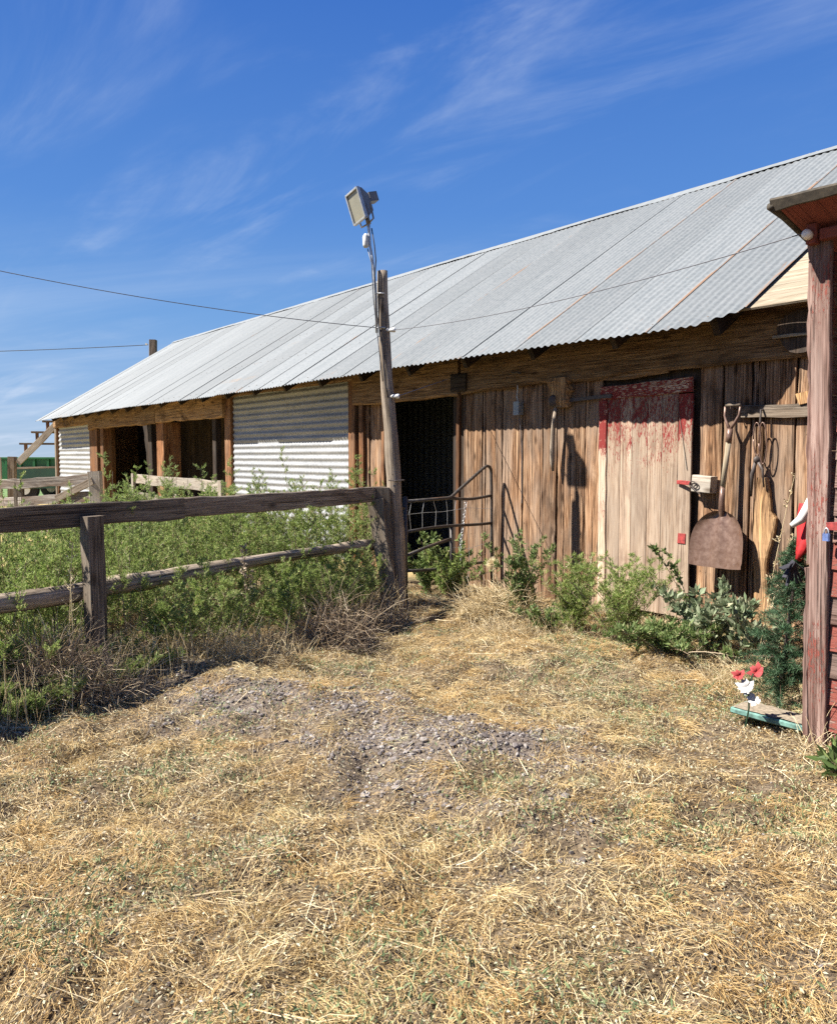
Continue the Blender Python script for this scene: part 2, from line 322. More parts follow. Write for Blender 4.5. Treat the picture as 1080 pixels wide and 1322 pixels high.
class MB:
    """collects shapes in world coordinates and links them as one mesh"""
    def __init__(s): s.V = []; s.F = []; s.T = []; s.G = []; s.R = []; s.P = []; s.n = 0
    def add(s, V, F, T=None, gc=None, rnd=None, pm=0.):
        V = np.asarray(V, float); k = len(V)
        s.V.append(V)
        if F is not None and len(F): s.F.append(np.asarray(F) + s.n)
        if T is not None and len(T): s.T.append(np.asarray(T) + s.n)
        s.G.append(V if gc is None else np.asarray(gc, float)); s.R.append(np.full(k, random.random() if rnd is None else rnd) if np.ndim(rnd) == 0 else rnd)
        s.P.append(np.full(k, pm) if np.ndim(pm) == 0 else np.asarray(pm)); s.n += k; return s
    def plank(s, p0, p1, side, w, t, seg=6, jit=.002, ch=.004, taper=0, rnd=None, pm=0., wob=0.):
        """board from p0 to p1 (centre line); side = width direction; w width; t thickness. pm may be f(across 0..1, along 0..1)"""
        p0 = np.asarray(p0, float); p1 = np.asarray(p1, float); ax = p1 - p0; Ln = np.linalg.norm(ax); ax /= Ln
        side = np.asarray(side, float); side = side - ax * (side @ ax); side /= np.linalg.norm(side); th = np.cross(ax, side)
        off = rng.random(3) * 40
        V = []; G = []; PM = []
        for i in range(seg + 1):
            u = i / seg; c = p0 + ax * Ln * u
            if wob: c = c + side * wob * (mnoise.noise(Vector((off[0], u * Ln * 1.2, 3))) ) + th * wob * .5 * mnoise.noise(Vector((off[1], u * Ln * 1.1, 8)))
            ww = w * (1 - taper * u); a = ww / 2 + rng.normal(0, jit); b = ww / 2 + rng.normal(0, jit); h = t / 2; cc = min(ch, t / 3, w / 3)
            for (x, y) in ((-a + cc, -h), (b - cc, -h), (b, -h + cc), (b, h - cc), (b - cc, h), (-a + cc, h), (-a, h - cc), (-a, -h + cc)):
                V.append(c + side * x + th * y); G.append((x + off[0], y + off[1], Ln * u + off[2]))
                PM.append(pm((x + w / 2) / w, u) if callable(pm) else pm)
        F = []
        for i in range(seg):
            for k in range(8):
                q = (k + 1) % 8; F.append((i * 8 + k, i * 8 + q, (i + 1) * 8 + q, (i + 1) * 8 + k))
        e = seg * 8
        for b_, rv in ((0, True), (e, False)):
            for qd in ((0, 1, 2, 7), (7, 2, 3, 6), (6, 3, 4, 5)):
                q = tuple(b_ + k for k in qd); F.append(q[::-1] if rv else q)
        return s.add(V, F, gc=G, rnd=rnd, pm=np.array(PM))
    def tube(s, pts, rad, sides=8, rnd=None, rough=0., gc_flat=False, cap=True, pm=0.):
        pts = [np.asarray(p, float) for p in pts]; n = len(pts)
        rad = [rad] * n if np.ndim(rad) == 0 else list(rad)
        off = rng.random(3) * 40; V = []; G = []; Ln = 0
        tprev = None
        for i in range(n):
            t = pts[min(i + 1, n - 1)] - pts[max(i - 1, 0)]; t = t / (np.linalg.norm(t) + 1e-9)
            if tprev is None:
                a = np.cross(t, [0, 0, 1.]) if abs(t[2]) < .9 else np.cross(t, [1., 0, 0])
            a = a - t * (a @ t); a /= np.linalg.norm(a) + 1e-9; b = np.cross(t, a); tprev = t
            if i: Ln += np.linalg.norm(pts[i] - pts[i - 1])
            for k in range(sides):
                an = 2 * math.pi * k / sides; r = rad[i]
                if rough: r *= 1 + rough * mnoise.noise(Vector((math.cos(an) * 1.5 + off[0], math.sin(an) * 1.5 + off[1], Ln * 3)))
                V.append(pts[i] + (a * math.cos(an) + b * math.sin(an)) * r)
                G.append((math.cos(an) * rad[i] + off[0], math.sin(an) * rad[i] + off[1], Ln + off[2]))
        F = [(i * sides + k, i * sides + (k + 1) % sides, (i + 1) * sides + (k + 1) % sides, (i + 1) * sides + k) for i in range(n - 1) for k in range(sides)]
        T = []
        if cap:
            for e, i in ((0, 0), (1, n - 1)):
                V.append(pts[i]); G.append((off[0], off[1], (0 if e == 0 else Ln) + off[2])); c = len(V) - 1
                for k in range(sides):
                    q = (i * sides + k, i * sides + (k + 1) % sides); T.append((c, q[1], q[0]) if e == 0 else (c, q[0], q[1]))
        return s.add(V, F, T, gc=G, rnd=rnd, pm=pm)
    def ball(s, c, r, sc3=(1, 1, 1), sides=12, rows=8, rnd=None):
        V = []; F = []
        for i in range(rows + 1):
            ph = math.pi * i / rows
            for k in range(sides):
                a = 2 * math.pi * k / sides
                V.append((c[0] + r * sc3[0] * math.sin(ph) * math.cos(a), c[1] + r * sc3[1] * math.sin(ph) * math.sin(a), c[2] + r * sc3[2] * math.cos(ph)))
        for i in range(rows):
            for k in range(sides): F.append((i * sides + k, i * sides + (k + 1) % sides, (i + 1) * sides + (k + 1) % sides, (i + 1) * sides + k))
        return s.add(V, F, rnd=rnd)
    def build(s, name, mat, parent=None, smooth=False):
        return npmesh(name, np.concatenate(s.V), np.concatenate(s.F) if s.F else None, mat, parent, np.concatenate(s.R), np.concatenate(s.G), np.concatenate(s.P), smooth, np.concatenate(s.T) if s.T else None)
def grid_quads(nu, nv):
    i = np.arange(nu - 1)[:, None]; j = np.arange(nv - 1)[None, :]; a = i * nv + j
    return np.stack([a, a + nv, a + nv + 1, a + 1], -1).reshape(-1, 4)

# ------------------------------------------------------------------ ground
def build_ground():
    def axis(lo, hi, step, far, g=1.16):
        a = list(np.arange(lo, hi + 1e-6, step)); st = step
        while a[-1] < far: st *= g; a.append(a[-1] + st)
        st = step
        while a[0] > -far: st *= g; a.insert(0, a[0] - st)
        return np.array(a)
    xs = axis(-4.5, 3.2, .022, 1500); ys = axis(1.2, 8.0, .022, 1500)
    X, Y = np.meshgrid(xs, ys, indexing='ij'); Z = hgt(X, Y)
    V = np.stack([X, Y, Z], -1).reshape(-1, 3)
    m, N, L, P = newmat('ground_soil'); tc = N.new('ShaderNodeTexCoord'); ob = tc.outputs['Object']
    g = attr(N, 'pm')
    a = nz(N, L, ob, 14, 8, .7); b = nz(N, L, ob, 70, 6, .7); c_ = nz(N, L, ob, 2.2, 4, .6)
    soil = ramp(N, [(.34, (.025, .018, .012)), (.5, (.115, .085, .053)), (.7, (.32, .25, .155))]); L.new(mth(N, L, 'ADD', mth(N, L, 'MULTIPLY', a, .5), mth(N, L, 'MULTIPLY', b, .5)), soil.inputs[0])
    gr = ramp(N, [(.35, (.06, .048, .04)), (.52, (.145, .12, .102)), (.7, (.24, .205, .175))]); L.new(b, gr.inputs[0])
    col = mixc(N, L, g, soil.outputs[0], gr.outputs[0])
    # dry grass colour of the open land farther off
    sp = N.new('ShaderNodeSeparateXYZ'); L.new(ob, sp.inputs[0])
    far = mrange(N, L, sp.outputs[1], 8.5, 10)
    dry = ramp(N, [(.38, (.10, .14, .05)), (.48, (.36, .27, .12)), (.62, (.55, .42, .20))]); L.new(mth(N, L, 'ADD', mth(N, L, 'MULTIPLY', c_, .6), mth(N, L, 'MULTIPLY', a, .4)), dry.inputs[0])
    col = mixc(N, L, far, col, dry.outputs[0])
    L.new(col, P.inputs['Base Color']); P.inputs['Roughness'].default_value = .95; P.inputs['Specular IOR Level'].default_value = .1
    bp = N.new('ShaderNodeBump'); bp.inputs['Strength'].default_value = .8; bp.inputs['Distance'].default_value = .02
    L.new(mth(N, L, 'ADD', a, mth(N, L, 'MULTIPLY', b, .5)), bp.inputs['Height']); L.new(bp.outputs[0], P.inputs['Normal'])
    o = npmesh('ground', V, grid_quads(len(xs), len(ys)), m, pm=gravel(X, Y).ravel() * np.exp(-((Y.ravel() - 4) / 3) ** 2), smooth=True)
    tag(o, kind='structure')
    # far fields
    def strip(name, y0, y1, z, mat, x0=-900, x1=900):
        n = 40; V = []
        for i in range(n):
            x = x0 + (x1 - x0) * i / (n - 1)
            V += [(x, y0, z), (x, y1, z + .2)]
        F = [(2 * i, 2 * i + 2, 2 * i + 3, 2 * i + 1) for i in range(n - 1)]
        tag(npmesh(name, V, F, mat), kind='structure')
    strip('wheat_field', 150, 1400, .25, plain('ripe_wheat', (.50, .36, .15), .95, noisy=.2, sc_=.05))
    strip('ploughed_field', 62, 149, .02, plain('brown_field', (.19, .11, .05), .95, noisy=.35, sc_=.3))
    strip('green_verge', 26, 61, .015, plain('green_verge_grass', (.09, .15, .04), .95, noisy=.5, sc_=2))
build_ground()

# ------------------------------------------------------------------ barn
barn = thing('barn', 'long weathered plank barn with a corrugated galvanised roof and open bays', 'barn', W(0, 0, 0))
S_NEAR, S_FAR = -0.60, 18.3
def skew(s, n): return s + 0.55 * ((n + 3.0) / 3.5) * max(0, (s - S_NEAR)) / (S_FAR - S_NEAR)
def build_roof():
    pitch = .0762; cols = 9; width = cols * pitch; s0 = S_NEAR; roofp = None
    back = []
    # rear slope
    mb = MB(); ns, nr = 400, 3; V = []
    for i in range(ns):
        s = S_NEAR + (S_FAR + .1 - S_NEAR) * i / (ns - 1)
        for j in range(nr):
            d = 3.5 * j / (nr - 1); V.append(W(s, -3.0 - d, 4.53 - .005 - d * RT + .009 * math.sin(i * 1.9)))
    mb.add(V, grid_quads(ns, nr), gc=[(v[0], v[1], v[2]) for v in V])
    roof = mb.build('roof', M['roof'], barn, True)
    k = 0; s = S_NEAR
    rust_sheets = {1: 1., 3: .9, 6: .6, 9: .3, 12: .5, 17: .4}
    while s < S_FAR - .1:
        w = min(width, S_FAR - s); w = w if w > .1 else .2
        per = 8; nu = max(3, int(round(w / pitch * per)) + 1 + 5); nv = 15
        lift = rng.uniform(-.002, .004); tilt = rng.normal(0, .003); elift = max(0., rng.normal(.003, .0035)); lo = rng.normal(0, .014); hi = -3.03
        n_eave = .52 + lo * .6
        V = np.zeros((nu, nv, 3)); G = np.zeros((nu, nv, 3)); PM = np.zeros((nu, nv))
        for i in range(nu):
            si = s + (w + .05) * i / (nu - 1)
            lap = .0035 if i > nu - 6 else 0
            for j in range(nv):
                f = j / (nv - 1); ne = n_eave - (.16 if k == 0 and si < S_NEAR + .30 else 0) * max(0, 1 - (si - S_NEAR) / .30)
                n = ne + (hi - ne) * f
                z = zr(n) + .0075 * math.sin((si - S_NEAR) / pitch * 2 * math.pi) - lap * 1.0 + lift + tilt * (i / nu - .5) + .010 * math.sin(si * .55 + .5) * (1 - f)
                z += .006 * mnoise.noise(Vector((si * 1.3, n * 1.2, 2))) + .0025 * mnoise.noise(Vector((si * 6, n * 2.5, 9)))
                z += elift * (1 if i < 2 else 0) * (1.4 - f)
                if f < .05: z -= .004 * (mnoise.noise(Vector((si * 9, 5, 5))) + .3)
                V[i, j] = W(skew(si, n), n, z); G[i, j] = (si, n * 1.18, .5)
                PM[i, j] = rust_sheets.get(k, .12) * max(0, 1 - (si - s) / .05) if i < nu - 5 else 0
                if k == 0 and i < 9: PM[i, j] = .8 * (1 - i / 9)
                if f < .04: PM[i, j] = max(PM[i, j], .35)
        sh = MB(); sr = rng.random(); sh.add(V.reshape(-1, 3), grid_quads(nu, nv), gc=G.reshape(-1, 3), rnd=sr, pm=PM.ravel())
        for nn in (.42, -.35, -1.15, -2.0, -2.85):
            for q in range(0, cols, 3):
                si = s + (q + .25) * pitch; c_ = W(skew(si, nn), nn, zr(nn) + .0075 + lift); sh.ball(c_, .007, (1, 1, .5), 6, 3, rnd=0.); sh.P[-1][:] = 2.5
        sh.build('roof_sheet', M['roof'], roof, True)
        s += w; k += 1
    # ridge cap in lengths
    for a in np.arange(S_NEAR - .35, S_FAR, 3.1):
        b = min(a + 3.12, S_FAR + .06); V = []; n_ = 26
        for i in range(n_):
            si = a + (b - a) * i / (n_ - 1); zz = .012 * math.sin(si * 2.2) + .004 * rng.normal()
            for (dn, dz) in ((.12, -.062 + zz * .6), (.03, .006), (-.0, .018), (-.03, .006), (-.12, -.062)):
                V.append(W(si, -3.0 + dn, 4.535 + dz + (.003 if int(a * 3) % 2 else 0)))
        mb = MB(); mb.add(V, grid_quads(n_, 5), gc=[(i * .03, 0, 0) for i in range(len(V))], rnd=.85); mb.build('ridge_cap', M['roof'], roof)
    # rafter tails and bare roof boards at the near end
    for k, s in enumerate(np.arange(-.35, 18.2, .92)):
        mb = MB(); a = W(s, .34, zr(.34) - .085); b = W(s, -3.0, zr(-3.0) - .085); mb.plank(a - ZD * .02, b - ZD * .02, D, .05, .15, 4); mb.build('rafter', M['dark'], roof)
    mb = MB(); n = .31
    for k in range(9):
        wd = .118 if k else .105
        mb.plank(W(-.46, n - wd / 2 * .842, zr(n - wd / 2 * .842) - .034), W(-2.4, n - wd / 2 * .842, zr(n - wd / 2 * .842) - .034 + rng.normal(0, .002)), np.array([*(-NN[:2] * .842), .539]), wd - .004, .02, 8, .0015, .003)
        n -= wd * .842 + .002
    mb.build('roof_boards', M['roofboard'], roof)
    mb = MB()
    for n in np.arange(.1, -3, -.5): mb.plank(W(-.5, n, zr(n) - .022), W(18.1, n, zr(n) - .022), np.array([*(-NN[:2] * .842), .539]), .12, .018, 4)
    mb.build('purlins', M['beam'], roof)
build_roof()
def build_front():
    # vertical boards. (s edges)
    def boards(edges, top=2.12, n=0., nm='board_wall', mat='board', par=barn, bottoms=None, gap=.010):
        mb = MB()
        for a, b in zip(edges[:-1], edges[1:]):
            dn = rng.normal(0, .004); bt = -.03 + (rng.uniform(0, .03)); c = (a + b) / 2
            mb.plank(W(c + rng.normal(0, .003), n + dn - .011, bt), W(c + rng.normal(0, .003), n + dn - .011, top + rng.uniform(0, .02)), D, abs(b - a) - gap - max(0, rng.normal(.002, .004)), .024, 22, .0028, .004, wob=.010)
        return mb.build(nm, M[mat], par)
    boards([2.802, 2.50, 2.462][:2] + [2.455, 2.30, 2.199, 1.916, 1.649, 1.47, 1.385, 1.127, .935])
    boards([.0 - .02, -.225, -.455, -.50, -.56, -.80, -1.03, -1.28, -1.52, -1.80], gap=.012)
    boards([4.80, 4.57, 4.35, 4.15], n=-.02)
    # dark backing boards close the cracks and the strip above
    mb = MB()
    for k, s in enumerate(np.arange(-1.8, 2.75, .3)): mb.plank(W(s + .15, -.05, 0), W(s + .15, -.05, 2.5), D, .31, .02, 2)
    mb.plank(W(-1.8, -.085, .5), W(2.8, -.085, .5), ZD, .12, .04, 2); mb.plank(W(-1.8, -.085, 1.5), W(2.8, -.085, 1.5), ZD, .12, .04, 2)
    mb.build('backing', M['dark'], barn)
    # header beams with wandering lower edges
    def beam(s0, s1, z0, z1, n=.03, t=.07, zwob=.02, nm='header_beam', slope=0., mat='beam'):
        seg = max(4, int(abs(s1 - s0) / .12)); V = []; G = []; off = rng.random(3) * 30
        for i in range(seg + 1):
            u = i / seg; s = s0 + (s1 - s0) * u
            lo = z0 + slope * u + zwob * mnoise.noise(Vector((s * 1.7 + off[0], 0, 0))); hi = z1 + zwob * .3 * mnoise.noise(Vector((s * 2 + off[1], 4, 0)))
            bow = .006 * mnoise.noise(Vector((s * 2, 1, off[2])))
            for (nn, z, g) in ((n, hi, 0), (n + t - .01 + bow, hi, .03), (n + t + bow, hi - .012, .04), (n + t + bow * 2, (hi + lo) / 2, .04 + (hi - lo) / 2), (n + t + bow, lo + .02, .04 + hi - lo), (n + t - .015, lo, .07 + hi - lo), (n, lo, .12 + hi - lo)):
                V.append(W(s, nn, z)); G.append((off[0] + g, off[1], off[2] + s))
        F = []
        for i in range(seg):
            for k in range(7): q = (k + 1) % 7; F.append((i * 7 + k, (i + 1) * 7 + k, (i + 1) * 7 + q, i * 7 + q))
        for b in (0, seg * 7): F += [(b, b + 1, b + 2, b + 3), (b, b + 3, b + 4, b + 5)]
        T = [(0, 5, 6), (seg * 7, seg * 7 + 5, seg * 7 + 6)]
        return MB().add(V, F, T, gc=G).build(nm, M[mat], barn)
    beam(-1.85, 2.76, 2.065, 2.47, .018, .05, .035, slope=-.05)
    beam(.25, 1.2, 2.02, 2.09, .020, .03, .03)
    beam(2.80, 4.80, 1.985, 2.44, .022, .06, .02)
    beam(2.66, 2.90, 2.03, 2.22, .072, .02, .01, nm='splice_block', mat='dark')
    beam(4.80, 8.60, 2.30, 2.50, .02, .05, .015)
    beam(8.60, 11.6, 1.99, 2.46, .02, .06, .03)
    beam(11.62, 15.9, 1.985, 2.46, .025, .06, .03)
    beam(15.9, 19.0, 2.10, 2.46, .02, .06, .03)
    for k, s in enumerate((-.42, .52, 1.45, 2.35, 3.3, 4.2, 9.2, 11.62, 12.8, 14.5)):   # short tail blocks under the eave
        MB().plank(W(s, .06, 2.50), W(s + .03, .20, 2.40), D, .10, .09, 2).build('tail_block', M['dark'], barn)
    # posts
    for (s0, s1, dp, top, m, bot) in ((4.84, 4.99, .10, 2.32, 'post', 0), (8.42, 8.64, .12, 2.34, 'post', 0), (11.32, 11.68, .34, 2.0, 'post', 0), (11.95, 12.15, .1, 2.0, 'dark', 0), (15.45, 16.02, .42, 2.12, 'post', 0), (18.85, 19.0, .1, 2.3, 'post', 0), (15.0, 15.2, .2, 2.0, 'post', 0), (8.98, 9.12, .1, 2.05, 'dark', 0)):
        MB().plank(W((s0 + s1) / 2, -.002 - dp / 2 + .03, -.05), W((s0 + s1) / 2 + rng.normal(0, .01), -.002 - dp / 2 + .03, top), D, s1 - s0, dp, 10, .003, .008, wob=.01).build('post', M[m], barn)
    MB().plank(W(4.22, .02, 0), W(4.20, .02, 2.0), D, .06, .05, 6).plank(W(4.68, .015, 0), W(4.68, .015, 2.0), D, .09, .04, 6).build('door_jamb', M['post'], barn)
    MB().plank(W(2.84, .03, -.02), W(2.83, .03, 2.03), D, .05, .04, 6).build('door_jamb', M['post'], barn)
    # corrugated wall panels, laid with the ribs level
    def panel(s0, s1, z0, z1, pitch, amp, n=.0):
        nz_ = int((z1 - z0) / pitch * 10) + 1; ns = 14; V = np.zeros((ns, nz_, 3)); G = np.zeros((ns, nz_, 3)); PM = np.zeros((ns, nz_))
        for i in range(ns):
            s = s0 + (s1 - s0) * i / (ns - 1)
            for j in range(nz_):
                z = z0 + (z1 - z0) * j / (nz_ - 1) + .006 * mnoise.noise(Vector((s * .8, j * .02, 1)))
                V[i, j] = W(s, n + amp * math.sin(2 * math.pi * (z - .02) / pitch) + .004 * mnoise.noise(Vector((s * 1.2, z * 2, 4))), z); G[i, j] = (z, s, 0)
        return V, G
    for (s0, s1, z1, pt, am) in ((5.0, 8.40, 2.36, .092, .0085), (16.05, 18.85, 2.14, .115, .011)):
        V, G = panel(s0, s1, .02, z1, pt, am, -.02)
        o = npmesh('metal_siding', V.reshape(-1, 3), grid_quads(V.shape[0], V.shape[1]), M['wallmetal'], barn, gc=G.reshape(-1, 3), smooth=True)
        V2, G2 = panel(s0 + .004, s0 + 1.18, z1 - .66, z1 - .004, pt, am, -.013); 
        npmesh('upper_sheet', V2.reshape(-1, 3), grid_quads(V2.shape[0], V2.shape[1]), M['wallmetal'], o, rnd=np.full(V2.shape[0] * V2.shape[1], .25), gc=G2.reshape(-1, 3), smooth=True)
    # inner partitions, back and end walls
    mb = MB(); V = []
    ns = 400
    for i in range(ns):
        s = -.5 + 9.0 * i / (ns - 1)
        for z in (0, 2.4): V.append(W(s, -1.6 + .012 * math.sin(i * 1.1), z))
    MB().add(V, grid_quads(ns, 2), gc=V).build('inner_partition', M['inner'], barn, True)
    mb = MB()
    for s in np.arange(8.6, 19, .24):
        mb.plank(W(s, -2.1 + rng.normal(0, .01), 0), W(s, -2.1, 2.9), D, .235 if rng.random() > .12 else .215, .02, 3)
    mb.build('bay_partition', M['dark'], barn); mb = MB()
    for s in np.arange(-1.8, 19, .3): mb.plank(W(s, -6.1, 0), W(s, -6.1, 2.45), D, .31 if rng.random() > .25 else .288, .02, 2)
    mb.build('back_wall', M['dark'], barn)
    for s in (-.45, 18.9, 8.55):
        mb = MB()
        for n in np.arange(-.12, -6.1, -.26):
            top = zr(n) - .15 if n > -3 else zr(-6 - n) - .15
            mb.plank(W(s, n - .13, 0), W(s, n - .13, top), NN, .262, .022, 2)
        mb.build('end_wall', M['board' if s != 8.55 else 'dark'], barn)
    MB().plank(W(18.98, .0, -.02), W(18.94, .0, 2.28), D, .13, .1, 8, wob=.03).build('corner_board', M['log'], barn)
    # door
    dr = MB()
    es = [.86, .72, .60, .44, .30, .15]
    for a, b in zip(es[:-1], es[1:]):
        dr.plank(W((a + b) / 2, .018, .06), W((a + b) / 2, .018, 1.88), D, a - b - .003, .02, 12, .0008, .002, pm=lambda x, u: .14 + .37 * sstep(.30, .97, u))
    door = dr.build('door', M['redpeel'], barn)
    MB().plank(W(.475, .034, 1.915), W(.475, .034, 1.915) + D * .001, ZD, .1, .02, 1)
    t = MB(); t.plank(W(.93, .034, 1.90), W(.02, .034, 1.92), ZD, .115, .022, 8, pm=.60); t.build('top_rail', M['redpeel'], door)
    t = MB(); t.plank(W(.895, .033, .03), W(.905, .033, 1.84), D, .082, .02, 14, pm=lambda x, u: .20 + .46 * sstep(.66, .82, u) + .26 * (.40 < u < .62)); t.build('stile', M['redpeel'], door)
    t = MB(); t.plank(W(.085, .033, .02), W(.075, .033, 1.85), D, .125, .02, 14, pm=lambda x, u: .20 + .42 * sstep(.62, .9, u)); t.build('stile', M['redpeel'], door)
    t = MB(); t.plank(W(.085, .047, .66), W(.085, .047, .74), D, .075, .006, 1); t.build('patch', M['redpaint'], door)
    t = MB(); t.plank(W(1.30, .05, 1.865), W(.80, .055, 1.875), ZD, .035, .006, 3); t.build('hinge', M['darkmetal'], door)
    t = MB(); t.plank(W(.15, .05, 1.80), W(.05, .05, 1.25), D, .006, .004, 2); t.build('split_lath', M['pale'], door)
    # latch block on the wall beside the door with red strap and rings
    lb = MB().plank(W(-.035, .06, 1.145), W(-.20, .065, 1.135), ZD, .13, .09, 3, .001, .006).build('latch_block', M['pale'], barn)
    l = MB(); l.plank(W(.13, .058, 1.148), W(-.03, .112, 1.145), ZD, .032, .006, 3); l.build('strap', M['redpaint'], lb)
    l = MB()
    for (cs, cz, r) in ((-.05, 1.14, .028), (-.075, 1.13, .026)):
        l.tube([W(cs + r * math.cos(a), .118, cz + r * .8 * math.sin(a)) for a in np.linspace(0, 6.283, 13)], .004, 6)
    l.tube([W(-.03, .115, 1.125), W(-.08, .12, 1.09), W(-.12, .115, 1.06)], .004, 6); l.build('hasp_ring', M['darkmetal'], lb)
    # tool rail, scrap block, dark metal patch with pale lath
    MB().plank(W(-.40, .03, 1.685), W(-1.75, .03, 1.66), ZD, .095, .035, 8, .003).build('tool_rail', M['grey'], barn)
    MB().plank(W(-.86, .035, 1.80), W(-.875, .04, 1.72), D, .10, .04, 2, taper=.4).build('scrap_block', M['beam'], barn)
    mb = MB(); n_ = 22; V = [W(-.86, .10, 2.22)]; 
    for k in range(n_):
        a = 2 * math.pi * k / n_; V.append(W(-.86 + .17 * math.cos(a) * (1 + .1 * math.sin(3 * a)), .095 + .006 * math.sin(2 * a), 2.22 + .15 * math.sin(a)))
    for k in range(n_): V.append(V[1 + k] - NN * .02)
    mb.add(V, [(1 + k, 1 + (k + 1) % n_, 1 + n_ + (k + 1) % n_, 1 + n_ + k) for k in range(n_)], [(0, 1 + k, 1 + (k + 1) % n_) for k in range(n_)]); mb.build('metal_patch', M['dark'], barn)
    MB().plank(W(-.67, .12, 2.195), W(-1.1, .12, 2.19), ZD, .022, .012, 3).build('pale_lath', M['handle'], barn)
    # nailed small block with bent spike on beam
    MB().tube([W(1.98, .085, 2.16), W(1.86, .13, 2.155), W(1.83, .12, 2.14)], .009, 6).build('spike', M['darkmetal'], barn)
build_front()

# ------------------------------------------------------------------ things hung on the wall
def shovel():
    def W(s_, n_, z_): return O + D * (s_ - .055) + NN * n_ + np.array([0, 0, z_])
    t = thing('shovel', 'scoop shovel with a rusty brown blade hanging right of the red door', 'shovel', W(-.27, .05, .5))
    # blade
    nu, nv = 17, 19; V = np.zeros((nu, nv, 3))
    for i in range(nu):
        x = i / (nu - 1) * 2 - 1
        for j in range(nv):
            v = j / (nv - 1)
            hw = .222 * (1 - .06 * v) * math.sqrt(max(0, 1 - (max(0, v - .38) / .63) ** 2.3)) + .004
            if v < .06: hw *= .97
            z = .515 + .43 * v + .012 * abs(x) ** 3 * (1 - v); s = -.255 - x * hw - .02 * (v - .5)
            n = .075 + .05 * abs(x) ** 2.5 * (.5 + .5 * v) + .04 * math.sin(v * 1.5) + .10 * (1 - v) + .022 * math.exp(-(x / .16) ** 2) * v + .004 * math.cos(x * 11) * (1 - v)
            V[i, j] = W(s, n, z)
    P1 = V.reshape(-1, 3); P2 = P1 - NN * .003; q = grid_quads(nu, nv); mb = MB(); mb.add(np.concatenate([P1, P2]), np.concatenate([q, q[:, ::-1] + nu * nv]), gc=np.concatenate([P1, P2])); mb.build('blade', M['blade'], t, True)
    a = W(-.262, .125, .93)
    mb = MB(); mb.tube([W(-.25, .085, .78), W(-.256, .11, .86), W(-.262, .135, .94), W(-.266, .145, 1.02), W(-.268, .14, 1.13)], [.006, .017, .024, .022, .019], 10); mb.build('socket', M['blade'], t, True)
    mb = MB(); mb.tube([W(-.268, .14, 1.12), W(-.279, .125, 1.3), W(-.289, .11, 1.47)], .0195, 10); mb.build('shaft', M['handle'], t, True)
    mb = MB(); mb.tube([W(-.289, .11, 1.45), W(-.294, .105, 1.56)], [.021, .024], 10)
    for sg in (-1, 1): mb.tube([W(-.294, .105, 1.55), W(-.296 - sg * .035, .1, 1.61), W(-.30 - sg * .058, .095, 1.66), W(-.305 - sg * .062, .09, 1.745)], [.014, .011, .009, .008], 8)
    mb.build('yoke', M['blade'], t, True)
    MB().tube([W(-.245, .09, 1.742), W(-.37, .09, 1.735)], .016, 10).build('grip', M['grey'], t, True)
    MB().tube([W(-.305, .0, 1.70), W(-.305, .12, 1.71), W(-.305, .125, 1.73)], .005, 6).build('nail', M['darkmetal'], t)
shovel()
def hanging_wire():
    t = thing('hanging_pliers', 'rusty looped bit and old fencing pliers hanging from a hook on the tool rail', 'tool', W(-.57, .05, 1.3))
    mb = MB()
    for (cs, w, z0, z1) in ((-.555, .028, 1.36, 1.60), (-.60, .03, 1.30, 1.60)):
        mb.tube([W(cs + w * math.cos(a), .085 + .01 * math.sin(a), (z0 + z1) / 2 + (z1 - z0) / 2 * math.sin(a)) for a in np.linspace(0, 6.283, 22)], .005, 6)
    mb.build('loop', M['blade'], t, True)
    mb = MB(); mb.tube([W(-.575, .01, 1.70), W(-.575, .08, 1.69), W(-.575, .085, 1.6)], .008, 6); mb.build('hook', M['darkmetal'], t)
    mb = MB(); mb.ball(W(-.56, .085, 1.33), .028, (1, .6, 1)); mb.tube([W(-.55, .085, 1.32), W(-.52, .08, 1.22), W(-.515, .075, 1.06)], [.014, .016, .008], 8); mb.tube([W(-.57, .085, 1.31), W(-.60, .08, 1.26), W(-.615, .08, 1.13)], [.012, .01, .006], 8); mb.build('jaw_and_handle', M['darkmetal'], t, True)
hanging_wire()
def leaning_slab():
    t = thing('slab', 'golden brown knotty slab of wood standing against the wall under the hanging pliers', 'plank', W(-.66, .05, 0))
    V = []; G = []; n = 26
    for i in range(n):
        u = i / (n - 1); z = -.02 + 1.22 * u
        l = -.535 - .01 * math.sin(u * 7); w = .135 + .035 * math.sin(u * 9 + 1) * (u < .8) - .06 * max(0, (u - .75) / .25) ** 1.5
        r = l - w; nn = .055 + .012 * math.exp(-((u - .52) / .06) ** 2)
        for (s, d) in ((l, -.035), (l, -.005), (l - .012, .004), ((l + r) / 2, .010), (r + .012, .004), (r, -.005), (r, -.035)): V.append(W(s, nn + d, z)); G.append((s * 1.0 + .03 * math.sin(u * 6), d, z))
    F = [(i * 7 + k, i * 7 + (k + 1) % 7, (i + 1) * 7 + (k + 1) % 7, (i + 1) * 7 + k) for i in range(n - 1) for k in range(7)]
    e = (n - 1) * 7; F += [(e, e + 1, e + 2, e + 3), (e, e + 3, e + 4, e + 5)]
    MB().add(V, F, [(e, e + 5, e + 6)], gc=G, rnd=.95).build('board', M['beam'], t)
leaning_slab()
